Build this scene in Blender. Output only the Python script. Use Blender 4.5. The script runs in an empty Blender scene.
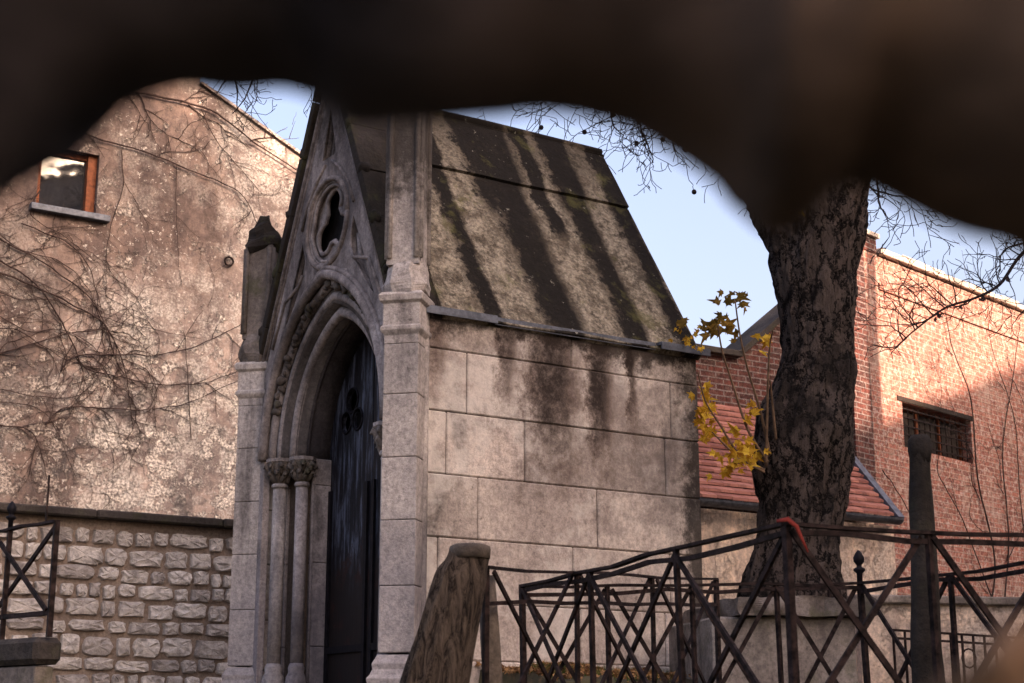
import bpy, math, random
from mathutils import Vector, Matrix, noise as mnoise
R = math.radians
rnd = random.Random(7)
sc = bpy.context.scene
C = sc.collection
# ------------------------------------------------------------------ camera
EYE = 1.6; F = 1578.0; PITCH = 13.92
cam = bpy.data.cameras.new('camera'); co = bpy.data.objects.new('camera', cam); C.objects.link(co)
co.location = (0, 0, EYE); co.rotation_euler = (R(90+PITCH), 0, 0)
cam.sensor_width = 36; cam.lens = F/1024*36; cam.clip_end = 2000; cam.clip_start = .05
cam.dof.use_dof = True; cam.dof.focus_distance = 9.6; cam.dof.aperture_fstop = 8
sc.camera = co
# ------------------------------------------------------------------ world, sun, exposure
SUN_EL = 22.0; SD = Vector((.8, -.6)).normalized()          # towards the sun
w = bpy.data.worlds.new('World'); sc.world = w; w.use_nodes = True
nt = w.node_tree; nt.nodes.clear()
sky = nt.nodes.new('ShaderNodeTexSky'); sky.sky_type = 'NISHITA'; sky.sun_disc = False
sky.sun_elevation = R(SUN_EL); sky.sun_rotation = math.atan2(SD.x, SD.y)
sky.dust_density = 7; sky.air_density = 1.0; sky.ozone_density = .7
bgn = nt.nodes.new('ShaderNodeBackground'); bgn.inputs[1].default_value = .15
won = nt.nodes.new('ShaderNodeOutputWorld')
nt.links.new(sky.outputs[0], bgn.inputs[0]); nt.links.new(bgn.outputs[0], won.inputs[0])
sl = bpy.data.lights.new('sun', 'SUN'); sl.energy = 4.5; sl.angle = R(.7); sl.color = (1, .76, .56)
so = bpy.data.objects.new('sun', sl); C.objects.link(so)
sv = Vector((SD.x*math.cos(R(SUN_EL)), SD.y*math.cos(R(SUN_EL)), math.sin(R(SUN_EL))))
so.rotation_euler = sv.to_track_quat('Z', 'Y').to_euler(); so.location = (10, -5, 20)
vs = sc.view_settings; vs.view_transform = 'Standard'; vs.look = 'None'; vs.gamma = 1; vs.use_curve_mapping = False
vs.exposure = 1.68
vs.use_white_balance = True; vs.white_balance_temperature = 6900; vs.white_balance_tint = 24
# ------------------------------------------------------------------ geometry of the place
cp, sp_ = math.cos(R(PITCH)), math.sin(R(PITCH))
def ray(px, py):
    u, v = px-512, 341.5-py
    return Vector((u, F*cp - v*sp_, F*sp_ + v*cp))
def at(px, py, Y):
    d = ray(px, py); return Vector((d.x/d.y*Y, Y, EYE + d.z/d.y*Y))
S = Vector((.8425, .5387)); D = Vector((-.5387, .8425)); B = Vector((.695, .719)).normalized()
class Plane:        # a vertical wall: origin, direction; (a, z, off) -> world, off towards the viewer
    def __init__(s, ox, oy, d): s.o = Vector((ox, oy)); s.d = d; s.n = Vector((d.y, -d.x))
    def pt(s, a, z, off=0):
        q = s.o + s.d*a + s.n*off; return Vector((q.x, q.y, z))
    def az(s, px, py):      # where the line of sight meets the wall
        d = ray(px, py); r = d.x/d.y
        k = (r*s.o.y - s.o.x)/(s.d.x - r*s.d.y)
        return k, EYE + d.z/d.y*(s.o.y + s.d.y*k)
    def rot(s): return math.atan2(s.d.y, s.d.x)
def ground(x, y):
    t = min(1, max(0, (y-.6)/6.2)); t = t*t*(3-2*t)
    return 1.72*t + .03*mnoise.noise(Vector((x*.6, y*.6, 0)))
# ------------------------------------------------------------------ mesh helpers
class MB:
    def __init__(s): s.v = []; s.f = []; s.t = []; s.sm = []
    def add(s, vs_, fs, tint=.5, smooth=False):
        n = len(s.v); s.v += [tuple(q) for q in vs_]; s.f += [tuple(i+n for i in f) for f in fs]
        s.t += [tint]*len(vs_); s.sm += [smooth]*len(fs)
    def box(s, x0, x1, y0, y1, z0, z1, tint=.5, bev=0, M=None, jit=0):
        if bev == 0:
            v = [Vector((x, y, z)) for z in (z0, z1) for y in (y0, y1) for x in (x0, x1)]
            f = [(0,2,3,1),(4,5,7,6),(0,1,5,4),(2,6,7,3),(0,4,6,2),(1,3,7,5)]
        else:
            b = min(bev, (x1-x0)*.45, (y1-y0)*.45, (z1-z0)*.45); v = []
            cx = [(x0, x0+b), (x1, x1-b)]; cy = [(y0, y0+b), (y1, y1-b)]; cz = [(z0, z0+b), (z1, z1-b)]
            idx = {}
            for i in (0, 1):
                for j in (0, 1):
                    for k in (0, 1):
                        idx[i,j,k,0] = len(v); v.append(Vector((cx[i][0], cy[j][1], cz[k][1])))
                        idx[i,j,k,1] = len(v); v.append(Vector((cx[i][1], cy[j][0], cz[k][1])))
                        idx[i,j,k,2] = len(v); v.append(Vector((cx[i][1], cy[j][1], cz[k][0])))
            f = []
            for i in (0, 1):
                q = [idx[i,0,0,0], idx[i,1,0,0], idx[i,1,1,0], idx[i,0,1,0]]; f.append(q if i else q[::-1])
                q = [idx[0,i,0,1], idx[0,i,1,1], idx[1,i,1,1], idx[1,i,0,1]]; f.append(q if i else q[::-1])
                q = [idx[0,0,i,2], idx[1,0,i,2], idx[1,1,i,2], idx[0,1,i,2]]; f.append(q if i else q[::-1])
            for i in (0, 1):
                for j in (0, 1):
                    f.append([idx[i,j,0,0], idx[i,j,1,0], idx[i,j,1,1], idx[i,j,0,1]])
                    f.append([idx[i,0,j,0], idx[i,1,j,0], idx[i,1,j,2], idx[i,0,j,2]])
                    f.append([idx[0,i,j,1], idx[1,i,j,1], idx[1,i,j,2], idx[0,i,j,2]])
                    for k in (0, 1): f.append([idx[i,j,k,0], idx[i,j,k,1], idx[i,j,k,2]])
        if M is not None: v = [M @ q for q in v]
        s.add(v, f, tint); return s
    def bar(s, p, q, a, b=None, tint=.5, up=None, bev=0):     # a bar from p to q, a wide (level), b high
        b = b or a; p = Vector(p); q = Vector(q); d = q-p; L = d.length; d.normalize()
        up = up or (Vector((0,0,1)) if abs(d.z) < .95 else Vector((D.x, D.y, 0)))
        x = d.cross(up).normalized(); z = x.cross(d).normalized()
        M = Matrix(((x.x, d.x, z.x, p.x), (x.y, d.y, z.y, p.y), (x.z, d.z, z.z, p.z), (0,0,0,1)))
        return s.box(-a/2, a/2, 0, L, -b/2, b/2, tint, bev, M)
    def tube(s, pts, rad, n=8, tint=.5, cap=True, rough=0, flat=1):
        pts = [Vector(p) for p in pts]
        if not hasattr(rad, '__len__'): rad = [rad]*len(pts)
        v = []; pr = None
        for i, p in enumerate(pts):
            d = (pts[min(i+1, len(pts)-1)] - pts[max(i-1, 0)])
            if d.length < 1e-9: d = Vector((0,0,1))
            d.normalize()
            if pr is None: a = d.orthogonal().normalized()
            else:
                a = pr - d*pr.dot(d); a = a.normalized() if a.length > 1e-6 else d.orthogonal().normalized()
            pr = a; b = d.cross(a)
            for k in range(n):
                t = 2*math.pi*k/n; q = rad[i]
                if rough: q *= 1 + rough*mnoise.noise(p*6 + Vector((math.cos(t)*2, math.sin(t)*2, 0)))
                v.append(p + a*math.cos(t)*q + b*math.sin(t)*q*flat)
        f = [(i*n+k, i*n+(k+1)%n, (i+1)*n+(k+1)%n, (i+1)*n+k) for i in range(len(pts)-1) for k in range(n)]
        if cap: f.append(tuple(range(n))[::-1]); f.append(tuple(range((len(pts)-1)*n, len(pts)*n)))
        s.add(v, f, tint, n > 5); return s
    def lathe(s, prof, cx=0, cy=0, n=20, tint=.5, smooth=True):   # prof: (radius, z)
        v = [(cx+r*math.cos(2*math.pi*k/n), cy+r*math.sin(2*math.pi*k/n), z) for r, z in prof for k in range(n)]
        f = [(i*n+k, i*n+(k+1)%n, (i+1)*n+(k+1)%n, (i+1)*n+k) for i in range(len(prof)-1) for k in range(n)]
        f.append(tuple(range(n))[::-1]); f.append(tuple(range((len(prof)-1)*n, len(prof)*n)))
        s.add(v, f, tint, smooth); return s
    def ngonprism(s, prof, cx, cy, k=4, a0=0, tint=.5):           # square lathe: (half width, z)
        q = []
        for hw, z in prof:
            for i in range(k):
                t = a0 + 2*math.pi*(i+.5)/k; r = hw/math.cos(math.pi/k)
                q.append((cx+r*math.cos(t), cy+r*math.sin(t), z))
        f = [(i*k+j, i*k+(j+1)%k, (i+1)*k+(j+1)%k, (i+1)*k+j) for i in range(len(prof)-1) for j in range(k)]
        f.append(tuple(range(k))[::-1]); f.append(tuple(range((len(prof)-1)*k, len(prof)*k)))
        s.add(q, f, tint); return s
    def sweep(s, path, normals, prof, tint=.5, smooth=True):      # path of Vectors, frame (n, y): prof (out, depth)
        m = len(prof); v = []
        for p, n in zip(path, normals):
            for o, y in prof: v.append(p + n*o + Vector((0, y, 0)))
        f = [(i*m+k, i*m+(k+1)%m, (i+1)*m+(k+1)%m, (i+1)*m+k) for i in range(len(path)-1) for k in range(m)]
        f.append(tuple(range(m))[::-1]); f.append(tuple(range((len(path)-1)*m, len(path)*m)))
        s.add(v, f, tint, smooth); return s
    def build(s, name, mat, parent=None, loc=None, rot=None, bevel=0, sub=0):
        me = bpy.data.meshes.new(name); me.from_pydata(s.v, [], s.f)
        at_ = me.attributes.new('tint', 'FLOAT', 'POINT'); at_.data.foreach_set('value', s.t)
        me.polygons.foreach_set('use_smooth', s.sm)
        me.materials.append(mat); me.update()
        import bmesh
        bm = bmesh.new(); bm.from_mesh(me); bmesh.ops.recalc_face_normals(bm, faces=bm.faces); bm.to_mesh(me); bm.free()
        o = bpy.data.objects.new(name, me); C.objects.link(o)
        if parent: o.parent = parent
        if loc is not None: o.location = loc
        if rot is not None: o.rotation_euler = (0, 0, rot)
        if bevel:
            b = o.modifiers.new('bevel', 'BEVEL'); b.width = bevel; b.segments = 2; b.limit_method = 'ANGLE'
        return o
def tag(o, label=None, cat=None, group=None, kind=None):
    if label: o['label'] = label
    if cat: o['category'] = cat
    if group: o['group'] = group
    if kind: o['kind'] = kind
    return o
def empty(name, loc, rz=0, **k):
    o = bpy.data.objects.new(name, None); C.objects.link(o); o.location = loc; o.rotation_euler = (0, 0, rz)
    o.empty_display_size = .2; return tag(o, **k)
def copy_tree(o, parent=None):
    c = o.copy(); C.objects.link(c); c.parent = parent
    for ch in list(o.children): copy_tree(ch, c)
    return c
def plate(loops, y0, y1, bev=0, res=1):
    """closed 2D loops in (x, z) with holes -> MB data of a plate from depth y0 to y1"""
    cu = bpy.data.curves.new('c', 'CURVE'); cu.dimensions = '2D'; cu.fill_mode = 'BOTH'
    cu.extrude = max(.0001, abs(y1-y0)/2 - bev); cu.bevel_depth = bev; cu.bevel_resolution = 1
    cu.offset = -bev
    for lp in loops:
        s_ = cu.splines.new('POLY'); s_.points.add(len(lp)-1); s_.use_cyclic_u = True
        for p, (x, z) in zip(s_.points, lp): p.co = (x, z, 0, 1)
    o = bpy.data.objects.new('c', cu); C.objects.link(o)
    dg = bpy.context.evaluated_depsgraph_get(); me = bpy.data.meshes.new_from_object(o.evaluated_get(dg))
    mb = MB(); yc = (y0+y1)/2
    mb.add([(v.co.x, yc - v.co.z, v.co.y) for v in me.vertices], [tuple(p.vertices) for p in me.polygons])
    bpy.data.objects.remove(o); bpy.data.curves.remove(cu); bpy.data.meshes.remove(me)
    return mb
# ------------------------------------------------------------------ material helpers
class Mat:
    def __init__(s, name, rough=.9):
        s.m = bpy.data.materials.new(name); s.m.use_nodes = True; s.t = s.m.node_tree; s.n = s.t.nodes
        s.b = s.n['Principled BSDF']; s.b.inputs['Roughness'].default_value = rough
        s.b.inputs['Specular IOR Level'].default_value = .12
        s.tc = s.n.new('ShaderNodeTexCoord').outputs['Object']
    def L(s, a, b): s.t.links.new(a, b)
    def setin(s, sock, v):
        if isinstance(v, bpy.types.NodeSocket): s.L(v, sock)
        elif v is not None:
            if hasattr(v, '__len__') and len(v) == 3 and sock.type == 'RGBA': v = (*v, 1)
            sock.default_value = v
    def map(s, scale=(1,1,1), rot=(0,0,0), loc=(0,0,0), src=None):
        n = s.n.new('ShaderNodeMapping'); s.L(src or s.tc, n.inputs[0])
        n.inputs['Location'].default_value = loc; n.inputs['Rotation'].default_value = rot; n.inputs['Scale'].default_value = scale
        return n.outputs[0]
    def noise(s, scale, detail=6, rough=.6, vec=None, dist=0):
        n = s.n.new('ShaderNodeTexNoise'); s.L(vec or s.tc, n.inputs['Vector']); n.inputs['Scale'].default_value = scale
        n.inputs['Detail'].default_value = detail; n.inputs['Roughness'].default_value = rough; n.inputs['Distortion'].default_value = dist
        return n.outputs['Fac']
    def voro(s, scale, vec=None, feat='F1'):
        n = s.n.new('ShaderNodeTexVoronoi'); n.feature = feat; s.L(vec or s.tc, n.inputs['Vector']); n.inputs['Scale'].default_value = scale
        return n.outputs['Distance']
    def ramp(s, f, *st):
        n = s.n.new('ShaderNodeMapRange'); s.L(f, n.inputs[0]); n.interpolation_type = 'SMOOTHSTEP' if len(st) == 2 else 'LINEAR'
        n.inputs[1].default_value = st[0]; n.inputs[2].default_value = st[1]
        if len(st) > 2: n.inputs[3].default_value = st[2]; n.inputs[4].default_value = st[3]
        return n.outputs[0]
    def math(s, op, a, b=None):
        n = s.n.new('ShaderNodeMath'); n.operation = op; s.setin(n.inputs[0], a)
        if b is not None: s.setin(n.inputs[1], b)
        return n.outputs[0]
    def mul(s, a, b): return s.math('MULTIPLY', a, b)
    def mix(s, f, a, b, mode='MIX'):
        n = s.n.new('ShaderNodeMix'); n.data_type = 'RGBA'; n.blend_type = mode
        s.setin(n.inputs[0], f); s.setin(n.inputs[6], a); s.setin(n.inputs[7], b); return n.outputs[2]
    def xyz(s, src=None):
        n = s.n.new('ShaderNodeSeparateXYZ'); s.L(src or s.tc, n.inputs[0]); return n.outputs
    def comb(s, x, y, z):
        n = s.n.new('ShaderNodeCombineXYZ'); s.setin(n.inputs[0], x); s.setin(n.inputs[1], y); s.setin(n.inputs[2], z); return n.outputs[0]
    def attr(s, nm='tint'):
        n = s.n.new('ShaderNodeAttribute'); n.attribute_name = nm; return n.outputs['Fac']
    def bump(s, h, dist=.01, strength=1, prev=None):
        n = s.n.new('ShaderNodeBump'); s.L(h, n.inputs['Height']); n.inputs['Distance'].default_value = dist
        n.inputs['Strength'].default_value = strength
        if prev: s.L(prev, n.inputs['Normal'])
        return n.outputs[0]
    def done(s, col, nrm=None, rough=None):
        s.setin(s.b.inputs['Base Color'], col)
        if nrm: s.L(nrm, s.b.inputs['Normal'])
        if rough is not None: s.setin(s.b.inputs['Roughness'], rough)
        return s.m
def stone(name, c1, c2, dark=(.035,.03,.03), stain=.5, streak=None, grain=60, moss=None, tintamt=.25):
    m = Mat(name)
    big = m.noise(1.6, 5, .6); mid = m.noise(7, 6, .65); fine = m.noise(grain, 4, .7)
    c = m.mix(m.ramp(big, .35, .65), c1, c2)
    c = m.mix(.75, c, m.mix(m.ramp(m.noise(34, 9, .82), .34, .66), (.50,.49,.49), (1.38,1.35,1.32)), 'MULTIPLY')
    pits = m.ramp(m.noise(18, 7, .7), .60, .68)
    c = m.mix(m.mul(pits, .45), c, dark)
    t = m.attr(); c = m.mix(1, c, m.mix(t, (1-tintamt,)*3, (1+tintamt,)*3), 'MULTIPLY')
    st = m.ramp(m.noise(1.1, 7, .62, m.map((1.6,1.6,.55)), .5), .62-.25*stain, .82-.2*stain)
    st = m.mul(st, m.ramp(mid, .3, .6, .45, 1.0))
    c = m.mix(m.mul(st, .85), c, dark)
    if streak: c = streak(m, c, mid, fine)
    if moss: c = m.mix(m.mul(m.ramp(m.noise(5, 6, .7), .52, .66), moss), c, (.06,.065,.025))
    n = m.bump(fine, .006, .8); n = m.bump(mid, .02, .6, n)
    return m.done(c, n)
def columns(m, u, z, cols):     # run-off tracks: (centre, half width, lowest z, fade length)
    tot = None
    for uc, hw, zb, fl in cols:
        d = m.math('ABSOLUTE', m.math('SUBTRACT', u, uc))
        f = m.mul(m.ramp(d, hw*1.35, hw*.2), m.ramp(z, zb, zb+fl))
        tot = f if tot is None else m.math('MAXIMUM', tot, f)
    return tot
# chapel side wall: black run-off below the eave, dark far edge
def side_streak(m, c, mid, fine):
    x, y, z = m.xyz()
    spk = m.noise(10, 10, .8); big = m.noise(1.5, 8, .68); st2 = m.noise(1, 7, .68, m.map((9, 9, .7), loc=(3, 2, 1)))
    c = m.mix(m.mul(m.ramp(m.noise(1.7, 7, .7, m.map(loc=(8,3,5))), .47, .60), .55), c, (.66,.61,.56))
    c = m.mix(m.mul(m.ramp(m.math('ADD', m.noise(.8, 8, .66, m.map((1,1,1.6), loc=(2,2,9))), m.mul(m.math('SUBTRACT', spk, .5), .3)), .50, .66), .60), c, (.13,.105,.098))
    yw = m.math('ADD', y, m.math('ADD', m.mul(m.math('SUBTRACT', big, .5), .35), m.mul(m.math('SUBTRACT', spk, .5), .16)))
    col = columns(m, yw, z, [(.16,.16,1.25,1.3), (.68,.12,1.35,.9), (1.02,.30,.75,1.2), (1.42,.14,.75,1.3), (1.70,.05,1.3,1.0)])
    t = m.math('ADD', m.mul(col, .95), m.math('ADD', m.mul(m.math('SUBTRACT', spk, .5), 1.7), m.mul(m.math('SUBTRACT', big, .5), .9)))
    c = m.mix(m.mul(m.ramp(t, .05, .75), .75), c, (.115,.08,.066))
    c = m.mix(m.mul(m.ramp(t, .50, 1.10), .94), c, (.022,.016,.014))
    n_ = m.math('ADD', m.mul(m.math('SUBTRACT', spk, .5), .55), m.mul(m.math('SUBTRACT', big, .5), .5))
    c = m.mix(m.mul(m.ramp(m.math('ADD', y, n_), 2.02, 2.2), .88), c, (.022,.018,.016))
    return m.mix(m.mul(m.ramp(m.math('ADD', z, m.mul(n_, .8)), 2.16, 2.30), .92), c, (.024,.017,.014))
def facade_streak(m, c, mid, fine, top0=2.72):
    x, y, z = m.xyz()
    st = m.noise(1, 6, .62, m.map((5, 5, .8)), .4)
    drop = m.ramp(m.math('ADD', st, m.mul(m.ramp(z, 1.4, 4.4, 0, 1), .2)), .52, .70)
    spk = m.noise(16, 8, .78)
    c = m.mix(m.mul(m.mul(drop, m.ramp(spk, .35, .6, .4, 1)), .75), c, (.05,.042,.045))
    c = m.mix(m.mul(m.ramp(spk, .60, .68), .5), c, (.07,.06,.06))
    n_ = m.mul(m.math('SUBTRACT', m.noise(3, 9, .78), .5), 1.5)
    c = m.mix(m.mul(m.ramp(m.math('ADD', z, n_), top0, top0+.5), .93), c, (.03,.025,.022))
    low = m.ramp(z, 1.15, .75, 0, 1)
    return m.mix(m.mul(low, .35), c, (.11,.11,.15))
M = {}
M['ash'] = stone('ashlar_limestone', (.36,.305,.275), (.53,.46,.41), stain=.4, streak=side_streak, tintamt=.24)
M['pier'] = stone('pier_limestone', (.34,.31,.30), (.48,.435,.41), stain=.45, streak=facade_streak, tintamt=.1)
M['fac'] = stone('facade_limestone', (.25,.22,.215), (.42,.37,.36), stain=.75, streak=lambda *a: facade_streak(*a, top0=3.5))
M['old'] = stone('blackened_limestone', (.13,.11,.098), (.24,.205,.185), stain=1.0, grain=45, moss=.45)
M['moss'] = stone('black_mossy_stone', (.010,.008,.007), (.030,.025,.019), stain=.9, grain=45, moss=.4)
M['joint'] = stone('dark_mortar', (.09,.07,.06), (.15,.12,.10), stain=.6)
M['stem'] = stone('weathered_stem', (.10,.08,.065), (.19,.155,.125), stain=.9, grain=50)
M['soot2'] = stone('grey_sooty_stone', (.10,.09,.09), (.19,.17,.165), stain=.9)  # shade of the arch hollows put into the stone colour
M['soot'] = stone('sooty_stone', (.035,.03,.032), (.07,.06,.06), stain=.8)  # deep inner arch: its recess shade is part of the stone colour
M['dirtystone'] = stone('mossy_tomb_stone', (.19,.16,.145), (.32,.28,.25), stain=1.0, moss=.35)
M['kerb'] = stone('dark_kerb_stone', (.035,.03,.028), (.085,.072,.064), stain=.8, moss=.3)
def roof_mat():
    m = Mat('stone_roof_slabs'); x, y, z = m.xyz()
    mid = m.noise(9, 9, .78); fine = m.noise(40, 6, .78); big = m.noise(2.2, 8, .7)
    c = m.mix(m.ramp(mid, .40, .60), (.12,.10,.078), (.33,.29,.235))
    c = m.mix(.8, c, m.mix(m.ramp(fine, .36, .64), (.4,.4,.4), (1.4,1.36,1.28)), 'MULTIPLY')
    yw = m.math('ADD', y, m.math('ADD', m.mul(m.math('SUBTRACT', big, .5), .16), m.mul(m.math('SUBTRACT', mid, .5), .22)))
    col = columns(m, yw, z, [(.62,.085,1.9,.5), (1.15,.19,1.9,.5), (.98,.10,3.0,.5), (1.73,.13,1.9,.5), (1.45,.07,2.9,.4), (.33,.10,2.9,.6), (2.14,.10,1.9,.5)])
    t = m.math('ADD', col, m.math('ADD', m.mul(m.math('SUBTRACT', mid, .5), 1.9), m.mul(m.ramp(z, 3.0, 4.2), .45)))
    c = m.mix(m.mul(m.ramp(t, .18, .45), .6), c, (.05,.038,.028))
    c = m.mix(m.mul(m.ramp(t, .40, .78), .95), c, (.010,.008,.007))
    c = m.mix(m.mul(m.ramp(m.noise(5, 9, .8, m.map(loc=(2,5,1))), .54, .60), .7), c, (.035,.028,.02))
    c = m.mix(m.mul(m.ramp(m.noise(16, 6, .75, m.map(loc=(6,2,1))), .63, .68), .75), c, (.36,.34,.28))
    c = m.mix(m.mul(m.ramp(m.noise(3, 7, .7, m.map(loc=(1,9,4))), .56, .66), .45), c, (.12,.115,.04))
    return m.done(c, m.bump(mid, .03, .8, m.bump(fine, .01, 1)))
M['roof'] = roof_mat()
def plain(name, c, rough=.8, metal=0, var=.35, sc_=20, bump=.003):
    m = Mat(name, rough); f = m.noise(sc_, 6, .65)
    col = m.mix(m.ramp(f, .3, .7), tuple(q*(1-var) for q in c), tuple(q*(1+var) for q in c))
    m.b.inputs['Metallic'].default_value = metal
    return m.done(col, m.bump(f, bump, .7))
M['lead'] = plain('lead_sheet', (.10,.11,.135), .5, .3)
M['rust'] = plain('rusted_iron', (.021,.013,.012), .7, .2, .9, 30, .004)
M['black'] = plain('black_iron', (.010,.009,.012), .6, .3, .4)
M['void'] = plain('dark_interior', (.012,.011,.012), 1)
M['redtape'] = plain('faded_red_tape', (.17,.025,.018), .9)
M['zinc'] = plain('zinc_gutter', (.09,.095,.115), .5, .5)
M['twig'] = plain('dark_twig_bark', (.028,.022,.024), .95, 0, .4, 30)
M['vine'] = plain('creeper_bark', (.045,.03,.027), .95, 0, .5, 30)
M['wood'] = plain('red_brown_window_wood', (.17,.055,.025), .6, 0, .4, 18)
M['shoot'] = plain('shoot_bark', (.14,.09,.06), .9)
def door_mat():
    m = Mat('streaked_iron_door', .55); x, y, z = m.xyz()
    st = m.noise(1, 9, .75, m.map((22,22,2.6)))
    c = m.mix(m.ramp(st, .46, .64), (.010,.009,.012), (.085,.095,.13))
    c = m.mix(m.ramp(m.math('ADD', z, m.mul(m.noise(3, 5), .8)), 1.55, 1.15), c, (.016,.012,.012))
    c = m.mix(m.mul(m.ramp(m.noise(5, 6, .7), .56, .64), m.ramp(z, 1.3, 1.0)), c, (.028,.014,.013))
    m.b.inputs['Metallic'].default_value = .1
    return m.done(c, m.bump(st, .004, .6))
M['door'] = door_mat()
def bark_mat(name='plane_tree_bark', k=1):
    m = Mat(name, .95)
    x, y, z = m.xyz(); w1 = m.noise(5, 6, .7); w2 = m.noise(7, 5, .7, m.map(loc=(5,5,5)))
    v = m.comb(m.math('ADD', x, m.mul(w1, .30)), m.math('ADD', y, m.mul(w2, .30)), m.math('ADD', m.mul(z, .26), m.mul(w1, .22)))
    cr = m.voro(10, v, 'DISTANCE_TO_EDGE'); cr2 = m.voro(24, v, 'DISTANCE_TO_EDGE'); fi = m.noise(26, 8, .78, m.map((1,1,.5))); b = m.noise(2.6, 6, .65)
    hgt = m.math('ADD', m.mul(m.ramp(cr, 0, .16), .5), m.math('ADD', m.mul(m.ramp(cr2, 0, .12), .12), m.mul(fi, .6)))
    f2 = m.noise(1, 12, .80, m.map((27,27,7.5)), 1.4)
    hgt = m.math('ADD', m.mul(hgt, .45), m.mul(f2, 1.0))
    c = m.mix(m.ramp(hgt, .66, .98), (.008*k,.006*k,.006*k), (.150*k,.115*k,.100*k))
    c = m.mix(m.mul(m.ramp(b, .50, .60), .7), c, (.016*k,.013*k,.012*k))
    c = m.mix(m.mul(m.ramp(m.noise(9, 9, .8, m.map((1,1,.5),loc=(1,7,2))), .58, .64), .5), c, (.24*k,.175*k,.15*k))
    return m.done(c, m.bump(hgt, .06, 1))
M['bark'] = bark_mat()
M['nearbark'] = plain('dark_near_bark', (.055,.042,.036), 1, 0, .35, 12, .002)
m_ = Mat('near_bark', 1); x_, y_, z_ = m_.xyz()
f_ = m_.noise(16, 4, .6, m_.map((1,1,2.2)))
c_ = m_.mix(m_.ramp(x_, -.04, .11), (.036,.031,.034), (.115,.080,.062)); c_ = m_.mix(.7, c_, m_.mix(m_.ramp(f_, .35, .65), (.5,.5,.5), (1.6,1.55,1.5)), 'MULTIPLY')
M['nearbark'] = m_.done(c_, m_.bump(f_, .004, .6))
M['nearbrown'] = plain('brown_dry_leaf', (.17,.10,.06), .9, 0, .2, 8, .001)
def wood_mat():
    m = Mat('weathered_split_wood', .95); a = m.noise(1, 10, .8, m.map((34,34,7), (0, R(-13), 0)), 1.2)
    c = m.mix(m.ramp(a, .36, .62), (.016,.011,.009), (.19,.14,.105))
    c = m.mix(m.mul(m.ramp(m.noise(3.5, 5), .54, .66), .7), c, (.035,.028,.022))
    return m.done(c, m.bump(a, .05, 1))
M['splitwood'] = wood_mat()
M['oldpost'] = stone('mossy_post', (.016,.013,.011), (.040,.032,.026), stain=.8, moss=.15, grain=50)
def plaster(name, c1, c2, flake=(.42,.36,.31), amt=1., peel=False):
    m = Mat(name); x, y, z = m.xyz()
    big = m.noise(.9, 6, .62, None, .4); mid = m.noise(3.5, 8, .7, None, .3); fine = m.noise(38, 5, .7)
    c = m.mix(m.ramp(big, .35, .65), c1, c2)
    c = m.mix(.8, c, m.mix(m.ramp(m.noise(1.2, 8, .7, m.map((2.0,2.0,.8))), .38, .62), (.55,.53,.56), (1.35,1.28,1.22)), 'MULTIPLY')
    c = m.mix(.6, c, m.mix(m.ramp(m.noise(9, 8, .78), .38, .62), (.6,.58,.6), (1.35,1.3,1.25)), 'MULTIPLY')
    low = m.ramp(m.math('ADD', z, m.mul(big, 2.2)), 5.7, 4.0, 0, 1)
    fl = m.ramp(m.math('ADD', m.math('ADD', mid, m.mul(low, .085)), m.mul(m.math('SUBTRACT', m.noise(14, 8, .8), .5), .35)), .56, .64)
    c = m.mix(m.mul(fl, amt), c, m.mix(m.ramp(fine, .4, .62), (.16,.14,.135), flake))
    pw = m.ramp(m.noise(.9, 9, .74, m.map(loc=(5,3,2))), .50, .58)
    if peel:
        nn = m.math('SUBTRACT', m.noise(1.4, 10, .78, m.map(loc=(1,6,2))), .5)
        msk = m.mul(m.ramp(m.math('ADD', x, m.mul(nn, 2.6)), -1.95, -1.35), m.ramp(m.math('ADD', z, m.mul(nn, 3.0)), 5.2, 4.2))
        edge_ = m.ramp(m.math('ADD', x, m.mul(nn, 1.2)), -.32, -.05)
        msk = m.math('MAXIMUM', msk, m.mul(edge_, .8))
        c = m.mix(.85, c, m.mix(msk, (.60,.53,.50), (1.32,1.28,1.24)), 'MULTIPLY')  # pale peeled area; shadow on the upper wall also put into the colour
        pw = m.math('MAXIMUM', m.mul(pw, .25), m.mul(msk, m.ramp(m.noise(3.2, 11, .8, m.map(loc=(2,3,2))), .46, .54)))
        dk = m.mul(m.ramp(m.noise(2.0, 10, .78, m.map(loc=(9,3,4))), .54, .62), m.ramp(z, 4.6, 3.2))
        c = m.mix(m.mul(dk, .75), c, (.10,.088,.088))
    c = m.mix(m.mul(pw, .75*amt), c, m.mix(m.ramp(fine, .4, .6), (.30,.26,.235), flake))
    fl2 = m.mul(m.ramp(m.noise(17, 5, .75), .585, .615), m.ramp(m.noise(1.3, 4, .6, m.map(loc=(3,1,8))), .42, .55))
    c = m.mix(m.mul(fl2, .8*amt), c, flake)
    soot_shade = m.mul(m.ramp(m.noise(2.3, 6, .7, m.map(loc=(7,2,1))), .52, .66), m.ramp(low, .2, .7))
    c = m.mix(m.mul(soot_shade, .8*amt), c, (.09,.078,.078))
    c = m.mix(.5, c, m.mix(m.ramp(fine, .3, .7), (.7,.7,.7), (1.2,1.2,1.2)), 'MULTIPLY')
    return m.done(c, m.bump(fl, .012, .8, m.bump(fine, .006, .8)))
M['plaster'] = plaster('flaking_plaster', (.155,.132,.127), (.27,.23,.215), (.66,.61,.55), 1., True)
M['plaster2'] = plaster('cream_plaster', (.62,.50,.41), (.74,.62,.52), (.74,.66,.56), .25)
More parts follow.
